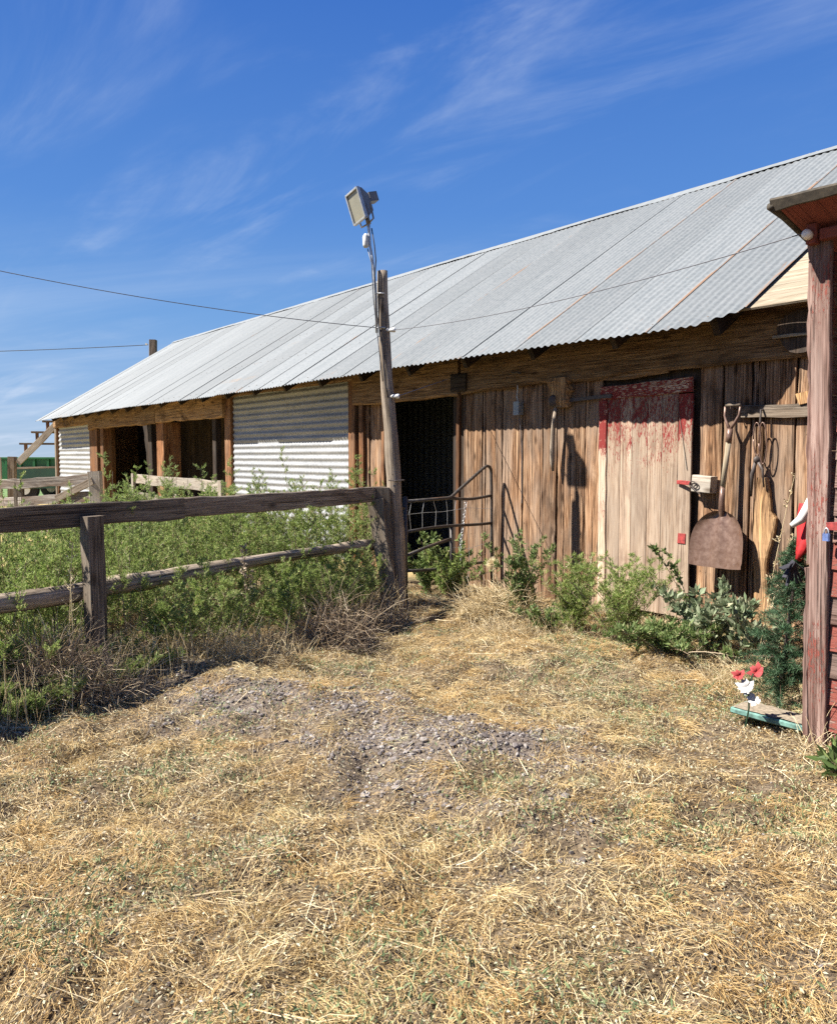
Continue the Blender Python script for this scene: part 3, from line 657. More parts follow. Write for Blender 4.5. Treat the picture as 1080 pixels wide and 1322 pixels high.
def hanging_club():
    t = thing('hanging_mallet', 'wooden stick hanging from a rough block nailed under the beam left of the red door', 'tool', W(1.42, .05, 1.2))
    mb = MB(); V = []
    n = 10; G = []
    for i in range(n):
        u = i / (n - 1); z = 2.07 - .27 * u
        w = .15 + .02 * mnoise.noise(Vector((u * 6, 2, 1)))
        for k in range(8):
            a = 2 * math.pi * k / 8; r = 1 + .35 * mnoise.noise(Vector((math.cos(a) * 2, math.sin(a) * 2, u * 6)))
            V.append(W(1.385 + w * r * max(-1, min(1, 1.3 * math.cos(a))) * .75, .065 + .05 * r * math.sin(a), z)); G.append((a * .05, 0, z))
    F = [(i * 8 + k, i * 8 + (k + 1) % 8, (i + 1) * 8 + (k + 1) % 8, (i + 1) * 8 + k) for i in range(n - 1) for k in range(8)] + [((n - 1) * 8, (n - 1) * 8 + 1, (n - 1) * 8 + 2, (n - 1) * 8 + 3), ((n - 1) * 8, (n - 1) * 8 + 3, (n - 1) * 8 + 4, (n - 1) * 8 + 5), ((n - 1) * 8, (n - 1) * 8 + 5, (n - 1) * 8 + 6, (n - 1) * 8 + 7)]
    mb.add(V, F, gc=G, rnd=.8).build('block', M['beam'], t)
    MB().tube([W(1.40, .10, 1.80), W(1.425, .10, 1.62), W(1.44, .095, 1.45), W(1.445, .09, 1.32), W(1.44, .085, 1.22)], [.016, .019, .022, .022, .012], 10, rough=.2).build('handle', M['log'], t, True)
    MB().ball(W(1.41, .12, 1.86), .045, (1, .5, 1.3)).build('iron_cap', M['darkmetal'], t, True)
hanging_club()
def switch_box():
    t = thing('switch_box', 'small grey electrical box on the plank wall beside the open doorway', 'electrical box', W(1.92, .03, 1.75))
    MB().plank(W(1.925, .055, 1.755), W(1.925, .055, 1.885), D, .075, .07, 2, 0, .004).build('box', M['boxgrey'], t)
    MB().tube([W(1.93, .05, 1.88), W(1.95, .05, 1.93), W(1.94, .05, 2.0), W(1.93, .06, 2.05)], .006, 6).build('cable', M['photocell'], t, True)
    MB().tube([W(1.92, .05, 1.76), W(1.915, .012, 1.5), W(1.91, .012, .9)], .0035, 5).build('wire', M['wire'], t)
switch_box()

# ------------------------------------------------------------------ light pole
PB = np.array([-0.172, 7.137, 0.])
def dep_(x, z, y=7.137): return np.array([x, y, z])
def light_pole():
    t = thing('light_pole', 'grey crooked wooden pole carrying a tilted floodlight on a metal conduit', 'light pole', PB)
    pts = [(-.178, -.05), (-.184, .4), (-.188, .6), (-.203, .9), (-.222, 1.25), (-.238, 1.55), (-.27, 1.9), (-.287, 2.2), (-.30, 2.5), (-.312, 2.95)]
    P = [dep_(x, z) for x, z in pts]; r = [.073, .068, .067, .064, .066, .060, .056, .051, .049, .044]
    # resample
    zz = np.linspace(-.05, 2.95, 40); X = np.interp(zz, [q[1] for q in pts], [q[0] for q in pts]); Rr = np.interp(zz, [q[1] for q in pts], r)
    MB().tube([dep_(x, z) for x, z in zip(X, zz)], list(Rr), 16, rough=.16, rnd=.72).build('pole', M['log'], t, True)
    f = lambda z: np.interp(z, [q[1] for q in pts], [q[0] for q in pts])
    con = [dep_(f(2.42) - .062, 2.42, 7.11), dep_(f(2.8) - .062, 2.8, 7.10), dep_(-.395, 3.05, 7.10), dep_(-.415, 3.16, 7.11), dep_(-.425, 3.3, 7.12), dep_(-.43, 3.36, 7.12)]
    MB().tube(con, [.012, .012, .012, .012, .014, .016], 10).build('conduit', M['conduit'], t, True)
    MB().tube([dep_(-.425, 3.34, 7.12), dep_(-.44, 3.4, 7.12), dep_(-.43, 3.45, 7.13)], .02, 8).build('knuckle', M['lamphousing'], t, True)
    MB().tube([dep_(-.448, 3.14, 7.10), dep_(-.45, 3.16, 7.10), dep_(-.452, 3.23, 7.10), dep_(-.45, 3.255, 7.10)], [.02, .026, .026, .012], 12).build('photocell', M['photocell'], t, True)
    cab = [dep_(-.40, 3.30, 7.10), dep_(-.375, 3.15, 7.06), dep_(-.362, 3.02, 7.05), dep_(-.375, 2.85, 7.05), dep_(-.36, 2.6, 7.07), dep_(-.31, 2.3, 7.07), dep_(-.285, 2.0, 7.07), dep_(-.262, 1.86, 7.07)]
    MB().tube(cab, .006, 6).build('cable', M['black'], t, True)
    MB().tube([dep_(-.435, 3.13, 7.10), dep_(-.40, 3.0, 7.08), dep_(-.385, 2.7, 7.08), dep_(f(2.3) - .05, 2.3, 7.08), dep_(f(2.05) - .03, 2.0, 7.07)], .005, 6).build('cable', M['wire'], t, True)
    for z in (2.46, 2.75): MB().tube([dep_(f(z) + .05 * math.cos(a) - (.02), z, 7.137 + .06 * math.sin(a)) for a in np.linspace(math.pi * .9, math.pi * 2.0, 8)], .006, 5).build('clamp', M['conduit'], t)
    # insulators
    for (x, z) in ((-.232, 2.442), (-.20, 1.875)):
        MB().tube([dep_(f(z) + .02, z, 7.10), dep_(x + .02, z, 7.09), dep_(x + .035, z, 7.09)], [.012, .022, .02], 10).build('insulator', M['porcelain'], t, True)
    MB().tube([dep_(-.26, 1.15, 7.06), dep_(-.20, 1.145, 7.055), dep_(-.13, 1.15, 7.07), dep_(-.125, 1.15, 7.15)], .006, 6).build('tie_wire', M['darkmetal'], t)
    # floodlight: tapering body behind a framed glass face that looks left and down
    c = np.array([-.52, 7.10, 3.485])
    fw = np.array([-.80, -.52, -.26]); fw /= np.linalg.norm(fw)
    up = np.array([-.22, .0, 1.]); up = up - fw * (up @ fw); up /= np.linalg.norm(up); sd = np.cross(up, fw)
    SC = .88
    def ring(d, hw, hh): return [c + fw * d * SC + sd * x * hw * SC + up * y * hh * SC for x, y in ((-1, -1), (1, -1), (1, 1), (-1, 1))]
    def loft(rings):
        V = [p for r_ in rings for p in r_]; F = [(i * 4 + k, i * 4 + (k + 1) % 4, (i + 1) * 4 + (k + 1) % 4, (i + 1) * 4 + k) for i in range(len(rings) - 1) for k in range(4)]
        return V, F + [(3, 2, 1, 0), tuple((len(rings) - 1) * 4 + k for k in range(4))]
    body = MB(); V, F = loft([ring(-.13, .055, .07), ring(-.12, .065, .08), ring(-.03, .115, .135), ring(.0, .12, .142)]); body.add(V, F); b = body.build('floodlight', M['lamphousing'], t)
    fr = MB()
    for (x0, y0, x1, y1) in ((-1, -1, 1, -1), (1, -1, 1, 1), (1, 1, -1, 1), (-1, 1, -1, -1)):
        fr.plank(c + fw * .011 + sd * x0 * .104 + up * y0 * .125, c + fw * .011 + sd * x1 * .104 + up * y1 * .125, sd if x0 == x1 else up, .016, .03, 1, 0, .002)
    fr.build('frame', M['conduit'], b)
    g = MB(); V, F = loft([ring(.004, .112, .135), ring(.014, .112, .135)]); g.add(V, F); g.build('lens', M['lampglass'], b)
    h = MB(); cc = c; c = c - fw * .17 + up * .055
    V, F = loft([ring(-.035, .05, .045), ring(.055, .05, .045)]); h.add(V, F); h.build('wiring_box', M['lamphousing'], b)
    c = cc
    y = MB()
    for sg in (-1, 1): y.tube([c - fw * .05 + sd * sg * .0 - up * .16, c - fw * .05 + sd * sg * .11 - up * .15, c - fw * .05 + sd * sg * .128 - up * .02], .008, 6)
    y.build('bracket', M['lamphousing'], b)
light_pole()
def sag(a, b, d, n=28):
    a = np.asarray(a, float); b = np.asarray(b, float)
    return [a + (b - a) * t - ZD * d * 4 * t * (1 - t) for t in np.linspace(0, 1, n)]
def wires():
    o = MB().tube(sag(dep_(-.20, 2.442, 7.09), tuple(W(-1.887, 2.08, 2.34)), .06), .0028, 5).build('wire', M['wire']); tag(o, 'thin wire sagging across the metal roof from the light pole to the shed insulator', 'wire')
    o = MB().tube(sag(dep_(-.36, 2.46, 7.09), (-6.2, 6.6, 3.56), .16), .0034, 5).build('overhead_wire', M['wire']); tag(o, 'dark overhead wire running from the light pole out of the picture to the upper left', 'wire')
    o = MB().tube(sag((-8.2, 25, 4.75), (-21, 24.5, 4.45), .12), .011, 5).build('overhead_wire', M['wire']); tag(o, 'lower dark wire low in the sky ending at the post behind the roof', 'wire')
    o = MB().tube(sag(dep_(-.18, 1.875, 7.09), W(2.75, .1, 2.20), .0), .004, 5).build('guy_wire', M['wire']); tag(o, 'short taut wire from the light pole up to the header beam over the doorway', 'wire')
wires()
t = thing('utility_post', 'stubby dark post top showing behind the far end of the roof', 'post', (-8.2, 25, 0))
MB().plank((-8.2, 25, 0), (-8.05, 25, 4.9), (1, 0, 0), .19, .2, 8, .004, .01).build('post', M['grey'], t)
MB().tube([(-8.2, 24.86, 4.75), (-8.2, 24.8, 4.75)], .03, 8).build('insulator', M['porcelain'], t)

# ------------------------------------------------------------------ pipe gate
def gate():
    a = np.array([-.115, 7.2, 0]); b = W(2.24, .10, 0); ax = b - a; Ln = np.linalg.norm(ax[:2]); 
    def G(u, z): return a + ax * u + ZD * z
    t = thing('pipe_gate', 'rusty pipe gate with a raised corner and wire mesh across the doorway', 'gate', a)
    fr = MB(); r = .0155
    u1 = 1 - .0
    top = [G(0, .955), G(.46, .965), G(.50, .975), G(.55, 1.01), G(.88, 1.235), G(.93, 1.262), G(.965, 1.255), G(.985, 1.225), G(.99, 1.19), G(1.0, .6), G(1.005, .06)]
    fr.tube(top, r, 8); fr.tube([G(0, 1.0), G(0, .02)], .02, 8); fr.build('frame', M['pipe'], t, True)
    for zz in ((.955, .955), (.685, .70), (.335, .29), (.03, .02)):
        x0, x1 = (.47, 1.) if zz[0] > .9 else (0, 1)
        p = [G(x0 + (x1 - x0) * u, zz[0] + (zz[1] - zz[0]) * u + .012 * math.sin(u * 5 + zz[0] * 9)) for u in np.linspace(0, 1, 8)]
        MB().tube(p, .0145, 8).build('rail', M['pipe'], t, True)
    MB().tube([G(0, .47), G(.2, .52), G(.35, .55), G(.49, .575)], .016, 8).build('bent_rail', M['pipe'], t, True)
    MB().tube([G(.50, .69), G(.505, .4), G(.53, .1)], .017, 8).build('brace', M['pipe'], t, True)
    w = MB()
    for u in np.arange(.06, .72, .125): w.tube([G(u + rng.normal(0, .01), .96), G(u + rng.normal(0, .015), .85), G(u + rng.normal(0, .01), .69)], .0017, 4, cap=False)
    w.tube([G(0, .84), G(.2, .845), G(.4, .84), G(.7, .86), G(1, .83)], .0017, 4); w.tube([G(.5, .5), G(.7, .46), G(1, .5)], .0017, 4); w.tube([G(.5, .2), G(.75, .17), G(1, .2)], .0017, 4)
    for u in (.7, .85): w.tube([G(u, .69), G(u + .02, .3), G(u - .02, .03)], .0017, 4, cap=False)
    w.build('wire_mesh', M['conduit'], t)
    ch = MB(); z = .93
    k = 0; u = .665
    while z > .16:
        r_ = .011; c = G(u + .006 * math.sin(z * 9), z); d = ax / Ln if k % 2 else np.array([ax[1], -ax[0], 0]) / Ln
        ch.tube([c + d * r_ * math.cos(q) + ZD * .019 * math.sin(q) for q in np.linspace(0, 6.283, 9)], .003, 5, cap=False); z -= .029; k += 1; u -= .0032
    ch.build('chain', M['conduit'], t, True)
    for z in (.9, .1): MB().tube([G(-.08, z), G(.0, z)], .014, 8).build('hinge', M['pipe'], t)
gate()
# ------------------------------------------------------------------ rail fence
def fence():
    A = np.array([-.36, 7.04, 0]); B = np.array([-2.26, 4.40, 0]); d = (B - A); Ln = np.linalg.norm(d); d /= Ln; nrm = np.array([-d[1], d[0], 0]);
    if nrm[1] > 0: nrm = -nrm
    t = thing('rail_fence', 'grey weathered plank and log fence standing in front of the tall weeds', 'fence', A)
    C_ = A + d * (Ln + .95)
    MB().plank(A - d * .10 + ZD * 1.03, A + d * 2.05 + ZD * 1.012, ZD, .132, .038, 14, .003, .006, wob=.012).build('top_board', M['grey'], t)
    MB().plank(A + d * 2.055 + ZD * 1.012 + nrm * .004, C_ + ZD * 1.0, ZD, .134, .038, 12, .004, .006, wob=.012, rnd=.2).build('top_board', M['grey'], t)
    pts = [A + d * (u * (Ln + .95)) + ZD * (.585 - .035 * u + .018 * math.sin(u * 6.5)) + nrm * (-.05 + .02 * math.sin(u * 5)) for u in np.linspace(-.0, 1, 26)]
    MB().tube(pts, [.052 - .010 * math.sin(i * .3) for i in range(26)], 12, rough=.3).build('log_rail', M['log'], t, True)
    pm_ = np.array([-1.955, 4.80, 0]); pm_ = A + d * ((pm_ - A) @ d) + nrm * .075
    MB().plank(pm_ - ZD * .05, pm_ + ZD * 1.005 + d * .01, d, .10, .09, 8, .003, .007, wob=.012).build('post', M['grey'], t)
    MB().plank(A + nrm * -.01 - ZD * .05 + np.array([.09, 0, 0]), A + ZD * 1.085 + nrm * .0 + np.array([.045, 0, 0]), np.array([1, .1, 0]), .125, .10, 8, .004, .008, wob=.02).build('post', M['grey'], t)
    MB().plank(A + nrm * .10 + np.array([.075, 0, -.05]), A + nrm * .045 + ZD * .985 + np.array([-.055, 0, 0]), np.array([1, -.25, 0]), .135, .05, 10, .006, .006, wob=.03).build('brace_plank', M['log'], t)
    q = A + d * (Ln + .8) - nrm * .06
    MB().plank(q - ZD * .05, q + ZD * 1.08, d, .12, .1, 6).build('post', M['grey'], t)
fence()
def corral_fence():
    A = np.array([-4.78, 12.0, 0]); B = np.array([-6.1, 12.5, 0])
    t = thing('corral_fence', 'lichen-spotted grey board fence near the far left, ending in a pale post', 'fence', A)
    e = B + (B - A) * .9
    for z, w, z2 in ((1.035, .15, .93), (.78, .145, .66), (.31, .14, .22)):
        MB().plank(A + ZD * z, B + ZD * z2, ZD, w, .035, 8, .005, wob=.03).build('board', M['lichen'], t)
        MB().plank(B + ZD * (z2 + .003) + np.array([.003, 0, 0]), e + ZD * z2, ZD, w, .035, 8, .005, wob=.03).build('board', M['lichen'], t)
    MB().plank(A + np.array([0, -.04, 1.0]), B * .5 + A * .5 + np.array([.0, -.04, .72]), ZD, .11, .03, 4).build('brace', M['log'], t)
    MB().plank(A + np.array([.06, .02, -.05]), A + np.array([0, .02, 1.14]), (1, 0, 0), .17, .12, 6, .006).build('post', M['pale'], t)
    MB().plank(B + np.array([-.06, .06, -.05]), B + np.array([-.06, .06, .95]), (1, 0, 0), .12, .1, 6, .004).build('post', M['grey'], t)
corral_fence()
def feed_fence():
    t = thing('plank_barrier', 'short whitish plank barrier standing in the weeds before the open barn bays', 'fence', W(11.7, .4, 0))
    a = W(11.75, .42, 0); b = W(7.0, .80, 0); ax = (b - a) / np.linalg.norm(b - a)
    MB().plank(a + ZD * .945, b + ZD * .925, ZD, .17, .04, 8, .003, wob=.02).build('board', M['pale'], t)
    MB().plank(a + ZD * .62, b + ZD * .55, ZD, .15, .04, 8, .003, wob=.02).build('board', M['pale'], t)
    for p, h in ((a, 1.04), (b, 1.02), ((a + b) / 2, 1.0)):
        MB().plank(p + NN * (.045 if h != 1.0 else -.05) - ZD * .05, p + NN * (.045 if h != 1.0 else -.05) + ZD * h, ax, .13, .05, 5, .003).build('post', M['pale'], t)
feed_fence()

# ------------------------------------------------------------------ far left: wagon and stepped frame
def wagon():
    t = thing('grain_wagon', 'green ribbed farm wagon parked beyond the far end of the barn', 'wagon', (-11.2, 25.5, 0))
    b = MB(); x0, x1, y0, y1 = -12.6, -9.0, 24.6, 26.6
    for (p, q, w) in (((x0, y0, 1.0), (x1, y0, 1.0), .62), ((x0, y1, 1.0), (x1, y1, 1.0), .62)): b.plank(p, q, ZD, w, .05, 2)
    for x in (x0, x1): b.plank((x, y0, 1.0), (x, y1, 1.0), ZD, .62, .05, 2)
    b.plank((x0, (y0 + y1) / 2, .72), (x1, (y0 + y1) / 2, .72), (0, 1, 0), 2.0, .05, 1)
    body = b.build('body', M['green'], t)
    r = MB(); [r.plank((x, y0 - .05, .70), (x, y0 - .05, 1.29), (1, 0, 0), .07, .06, 1) for x in np.arange(x0 + .2, x1, .42)]
    r.plank((x0, y0 - .05, 1.32), (x1, y0 - .05, 1.32), ZD, .06, .08, 1); r.build('rib', M['green'], body)
    MB().plank((x0 + .3, y0 - .12, .72), (x1, y0 - .12, .72), ZD, .62, .03, 2).build('tailboard', M['greenblack'], t)
    for x in (x0 + .7, x1 - .7):
        for y in (y0 + .1, y1 - .1):
            w = MB(); w.tube([(x, y - .09, .38), (x, y + .09, .38)], .38, 20); wh = w.build('wheel', M['black'], t); MB().tube([(x, y - .11, .38), (x, y + .11, .38)], .17, 14).build('rim', M['whitecloth'], wh)
wagon()
def frame_steps():
    t = thing('stepped_frame', 'weathered wooden frame with a slanting stringer and steps at the barn far end', 'frame', (-10.5, 22.2, 0))
    a = np.array([-10.85, 22.1, 1.18]); b = np.array([-9.75, 22.0, 2.22])
    MB().plank(a, b, (-.4, 0, .9), .17, .05, 6, .004).build('stringer', M['pale'], t)
    for u in (.22, .52, .80):
        p = a + (b - a) * u
        MB().plank(p + np.array([-.20, .1, .30]), p + np.array([1.5 - u, .5, .30]), (0, 1, .0), .30, .05, 2).build('step', M['grey'], t)
        MB().plank(p + np.array([-.03, .05, .0]), p + np.array([-.03, .05, .28]), (1, 0, 0), .07, .07, 2).build('riser', M['post'], t)
    MB().plank((-11.05, 22.1, -.05), (-11.0, 22.1, 1.36), (1, 0, 0), .18, .16, 5).build('post', M['grey'], t)
    MB().plank((-11.28, 22.0, -.05), (-11.28, 22.0, 1.34), (1, 0, 0), .05, .05, 5).build('post', M['pale'], t)
    MB().plank((-10.85, 22.05, 1.05), (-9.4, 21.95, 1.08), ZD, .05, .04, 3).build('rail', M['grey'], t)
frame_steps()
t = thing('fence_stub', 'pale squat post stub standing in the grass at the far left edge', 'post', (-12.4, 23.5, 0))
MB().plank((-12.35, 23.5, -.05), (-12.35, 23.5, .75), (1, 0, 0), .26, .24, 4).build('post', M['pale'], t)

# ------------------------------------------------------------------ shed at the right
SH0, SN = -1.91, 1.972
def shed():
    t = thing('shed', 'faded red wooden shed with a rotten corner board at the right edge', 'shed', W(-1.93, 1.97, 0))
    c = MB(); c.plank(W(-1.965, 1.975, -.02), W(-1.915, 1.975, 2.36), D, .082, .03, 26, .0018, .003, wob=.006, pm=lambda x, u: .26 + .22 * math.sin(u * 9) ** 2, rnd=.75)
    c.build('corner_board', M['shed'], t)
    c = MB(); c.plank(W(-1.913, 1.975, .06), W(-1.900, 1.965, .84), D, .026, .05, 14, .004, .004, wob=.012, pm=.3, rnd=.5); c.plank(W(-1.903, 1.962, .86), W(-1.864, 1.965, 2.36), D, .024, .045, 26, .003, .003, wob=.006, pm=.3, rnd=.9); c.build('corner_strip', M['shed'], t)
    sd = MB(); z = -.03; k = 0
    while z < 2.3:
        w = .128; sd.plank(W(-2.0, 1.955, z + w / 2), W(-3.6, 1.955, z + w / 2), np.array([*(NN[:2] * -.10), 1]), w, .018, 8, .001, .003, pm=(.62 if k in (0, 1, 2, 4, 6, 7, 12) else .15)); z += w - .004; k += 1
    sd.build('siding', M['shed'], t)
    sw = MB(); z = -.03
    while z < 2.2: sw.plank(W(-1.94, 1.93, z + .064), W(-1.94, -.9 + 1.97 - .2, z + .064), ZD, .126, .02, 4, pm=.5); z += .128
    sw.build('side_wall', M['shed'], t)
    # door edge, hasp, padlock
    dd = MB(); dd.plank(W(-2.25, 1.985, .06), W(-2.24, 1.985, 1.95), D, .05, .025, 8, pm=.75); dd.build('door_frame', M['shed'], t)
    h = MB(); h.plank(W(-1.985, 2.0, 1.04), W(-2.09, 2.0, 1.045), ZD, .035, .006, 2); hh = h.build('hasp', M['redpaint'], t)
    p = MB(); p.plank(W(-1.995, 2.02, .975), W(-1.995, 2.02, 1.008), D, .032, .018, 2, 0, .005); p.build('padlock', M['blue'], hh)
    MB().tube([W(-1.995 + .010 * math.cos(a), 2.02, 1.008 + .024 * math.sin(a)) for a in np.linspace(0, 3.1416, 9)], .004, 6).build('shackle', M['conduit'], hh, True)
    # roof, high in front, falling to the rear
    zt = lambda n: 2.45 - (2.2 - n) * .30
    r = MB(); r.plank(W(-3.0, 2.19, zt(2.19)), W(-3.0, .7, zt(.7)), D, 2.36, .022, 3, 0, .006, pm=.95); rf = r.build('roof', M['shed'], t)
    r = MB()
    for i, s in enumerate(np.arange(-1.80, -4, -.31)): r.plank(W(s - .155, 2.21, zt(2.21) + .022), W(s - .155, .66, zt(.66) + .022), D, .33, .012, 4)
    r.build('roofing_felt', M['dark'], rf)
    mb = MB(); mb.plank(W(-1.80, 2.215, zt(2.215) - .002), W(-4.2, 2.215, zt(2.215) - .002), np.array([*(NN[:2] * .5), 1.]), .052, .02, 24, .004, .006, wob=.012); mb.build('roof_edge', M['feltedge'], rf)
    MB().tube([W(-1.797, 2.225, zt(2.2) + .0), W(-1.80, 2.1, zt(2.1) + .005), W(-1.80, 1.6, zt(1.6) + .005), W(-1.80, .7, zt(.7) + .005)], .015, 8, rough=.4).build('rolled_edge', M['feltedge'], rf, True)
    MB().plank(W(-1.89, 2.015, 2.30), W(-1.89, 2.015, 2.385), D, .045, .05, 2, pm=.9).build('bracket', M['shed'], t)
    MB().tube([W(-1.885, 2.03, 2.335), W(-1.883, 2.045, 2.335), W(-1.888, 2.075, 2.336), W(-1.887, 2.085, 2.337)], [.012, .022, .022, .014], 14).build('insulator', M['porcelain'], t, True)
    MB().plank(W(-1.925, 2.01, 2.335), W(-2.3, 2.01, 2.335), ZD, .05, .04, 2, pm=.9).build('bracket_arm', M['shed'], t)
    mb = MB()
    for s0 in (-3.62,): mb.plank(W(s0, 1.9, 0), W(s0, 1.9, 2.3), NN, .1, .1, 2)
    mb.build('corner_post', M['shed'], t)
shed()

# ------------------------------------------------------------------ leaves and blades
def leaves(P, Dv, Ln, Wd, rnd=None):
    n = len(P); Dv = Dv / (np.linalg.norm(Dv, axis=1, keepdims=True) + 1e-9)
    rv = rng.normal(size=(n, 3)); S = np.cross(Dv, rv); S /= np.linalg.norm(S, axis=1, keepdims=True) + 1e-9
    Ln = np.broadcast_to(Ln, n)[:, None]; Wd = np.broadcast_to(Wd, n)[:, None]
    up = np.cross(S, Dv)
    V = np.stack([P, P + Dv * Ln * .45 + S * Wd / 2, P + Dv * Ln - up * Ln * .12, P + Dv * Ln * .45 - S * Wd / 2], 1).reshape(-1, 3)
    F = np.arange(n * 4).reshape(n, 4); r = rng.random(n) if rnd is None else rnd
    return V, F, np.repeat(r, 4)
def ribbons(P, Wd, cross=False, rnd=None, flat=False):
    """P (N,k,3)"""
    n, k, _ = P.shape; T = P[:, -1] - P[:, 0]; rv = rng.normal(size=(n, 3))
    if flat: rv = rv * .5 + np.array([0, 0, 1.5])
    S = np.cross(T, rv); S /= np.linalg.norm(S, axis=1, keepdims=True) + 1e-9
    Wd = np.broadcast_to(Wd, n)
    tp = np.linspace(1, .45, k)
    out = []; r = rng.random(n) if rnd is None else rnd; Fs = []; base = 0
    sides = [S]
    if cross: S2 = np.cross(T, S); S2 /= np.linalg.norm(S2, axis=1, keepdims=True) + 1e-9; sides.append(S2)
    for S_ in sides:
        a = P + S_[:, None] * (Wd[:, None, None] / 2) * tp[None, :, None]; b = P - S_[:, None] * (Wd[:, None, None] / 2) * tp[None, :, None]
        V = np.stack([a, b], 2).reshape(n, k * 2, 3); out.append(V.reshape(-1, 3))
        i = np.arange(n)[:, None] * (2 * k); j = np.arange(k - 1)[None] * 2; q = base + i + j
        Fs.append(np.stack([q, q + 1, q + 3, q + 2], -1).reshape(-1, 4)); base += n * k * 2
    return np.concatenate(out), np.concatenate(Fs), np.concatenate([np.repeat(r, 2 * k)] * len(sides))
def cat(parts):
    V = []; F = []; Rr = []; b = 0
    for v, f, r in parts: V.append(v); F.append(f + b); Rr.append(r); b += len(v)
    return np.concatenate(V), np.concatenate(F), np.concatenate(Rr)
def bushy(base, H, lean, nbranch, blen, nleaf, ll, lw, up=.8, stemw=.006, t0=.08, leafup=.5, droop=0.):
    """base (S,3), H (S,), lean (S,2). returns leaf parts, stem parts"""
    S = len(base)
    H = np.broadcast_to(H, S)
    def pt(i, t): return base[i] + np.stack([lean[i, 0] * t ** 1.5, lean[i, 1] * t ** 1.5, H[i] * t - droop * t ** 3], -1)
    tt = np.linspace(0, 1, 6); idx = np.repeat(np.arange(S), 6); P = pt(idx, np.tile(tt, S)).reshape(S, 6, 3)
    st = [ribbons(P, stemw, True)]
    B = S * nbranch; bi = np.repeat(np.arange(S), nbranch); bt = t0 + (1 - t0) * rng.random(B) ** .85; ph = rng.random(B) * 6.283
    bl = blen * (1.15 - bt * .85) * rng.uniform(.6, 1.3, B)
    bd = np.stack([np.cos(ph), np.sin(ph), np.full(B, up) * rng.uniform(.6, 1.3, B)], -1); bd /= np.linalg.norm(bd, axis=1, keepdims=True)
    bp = pt(bi, bt); be = bp + bd * bl[:, None]
    bm = (bp + be) / 2 - np.array([0, 0, 1]) * (bl * .08)[:, None]
    st.append(ribbons(np.stack([bp, bm, be], 1), stemw * .5, False))
    K = B * nleaf; li = np.repeat(np.arange(B), nleaf); u = rng.random(K) ** .7
    lp = bp[li] + (be[li] - bp[li]) * u[:, None] + rng.normal(0, .004, (K, 3))
    ld = bd[li] * .7 + rng.normal(0, .6, (K, 3)) + np.array([0, 0, leafup])
    lv = leaves(lp, ld, ll * rng.uniform(.5, 1.3, K), lw * rng.uniform(.7, 1.3, K))
    return lv, cat(st)
def groundz(P): P = np.asarray(P, float).copy(); P[:, 2] = hgt(P[:, 0], P[:, 1]) - .01; return P

# tall weeds behind the fence: a thicket nobody could count
FA = np.array([-.36, 7.04]); FB = np.array([-2.26, 4.40]); fd = (FB - FA); FL = np.linalg.norm(fd); fd /= FL; fn = np.array([-fd[1], fd[0]]); fn = -fn if fn[1] > 0 else fn
def thicket():
    n = 900; u = rng.random(n) ** 1.15 * (FL + 1.5) - .02; v = rng.uniform(-1, 1, n)
    depth_back = np.interp(u, [0, .8, 2.2, 3.2, 4.6], [1.9, 2.3, 1.9, 1.1, 1.0])
    d = np.where(v > -.55, -(v + .55) / 1.55 * depth_back - .03, (-v - .55) * .9)          # behind the fence, and a little in front
    P = FA[None] + fd[None] * u[:, None] + fn[None] * d[:, None]
    sN = (P[:, 0] - O[0]) * NN[0] + (P[:, 1] - O[1]) * NN[1]
    ok = (sN > .35) & ~((P[:, 0] > -.36) & (P[:, 1] < 7.5)) & (P[:, 0] < -.12); P = P[ok]; u = u[ok]; d = d[ok]; n = len(P)
    base = groundz(np.concatenate([P, np.zeros((n, 1))], 1))
    Hm = np.interp(u, [0, .5, 1.5, 2.4, 3.2, 4.6], [1.02, 1.04, 1.02, .90, .72, .66]); H = Hm * rng.uniform(.66, 1.08, n) * np.where(rng.random(n) < .14, 1.25, 1) * np.where(d > .02, rng.uniform(.36, .60, n) * np.where(u > 2.45, np.where(d > .12, .30, .85), 1), 1)
    lean = rng.normal(0, .09, (n, 2))
    lv, st = bushy(base, H, lean, 20, .17, 26, .027, .0058, up=.95, t0=.22)
    o = npmesh('weed_thicket', lv[0], lv[1], M['kochia'], rnd=lv[2]); tag(o, 'dense thicket of tall green weeds growing behind and through the fence', 'weeds', kind='stuff')
    o = npmesh('weed_stalks', st[0], st[1], M['brush'], rnd=st[2] * .6); tag(o, 'brown stalks inside the green weed thicket by the fence', 'weeds', kind='stuff')
    # farther weeds in the corral
    n = 420; x = rng.uniform(-8.5, -3.0, n); y = rng.uniform(8.2, 19, n); P = np.stack([x, y], 1)
    sN = (x - O[0]) * NN[0] + (y - O[1]) * NN[1]; s_ = (x - O[0]) * D[0] + (y - O[1]) * D[1]
    keep = (sN > .3) & ((s_ < 9.5) | (y > 13.5) ) & (vn(x, y, 1.6, 8) > .35); P = P[keep]; n = len(P)
    base = np.concatenate([P, np.zeros((n, 1))], 1)
    lv, st = bushy(base, rng.uniform(.25, .55, n), rng.normal(0, .06, (n, 2)), 12, .22, 14, .05, .012)
    o = npmesh('corral_weeds', lv[0], lv[1], M['kochia'], rnd=lv[2]); tag(o, 'lower green weeds spread over the corral beyond the fence', 'weeds', kind='stuff')
thicket()
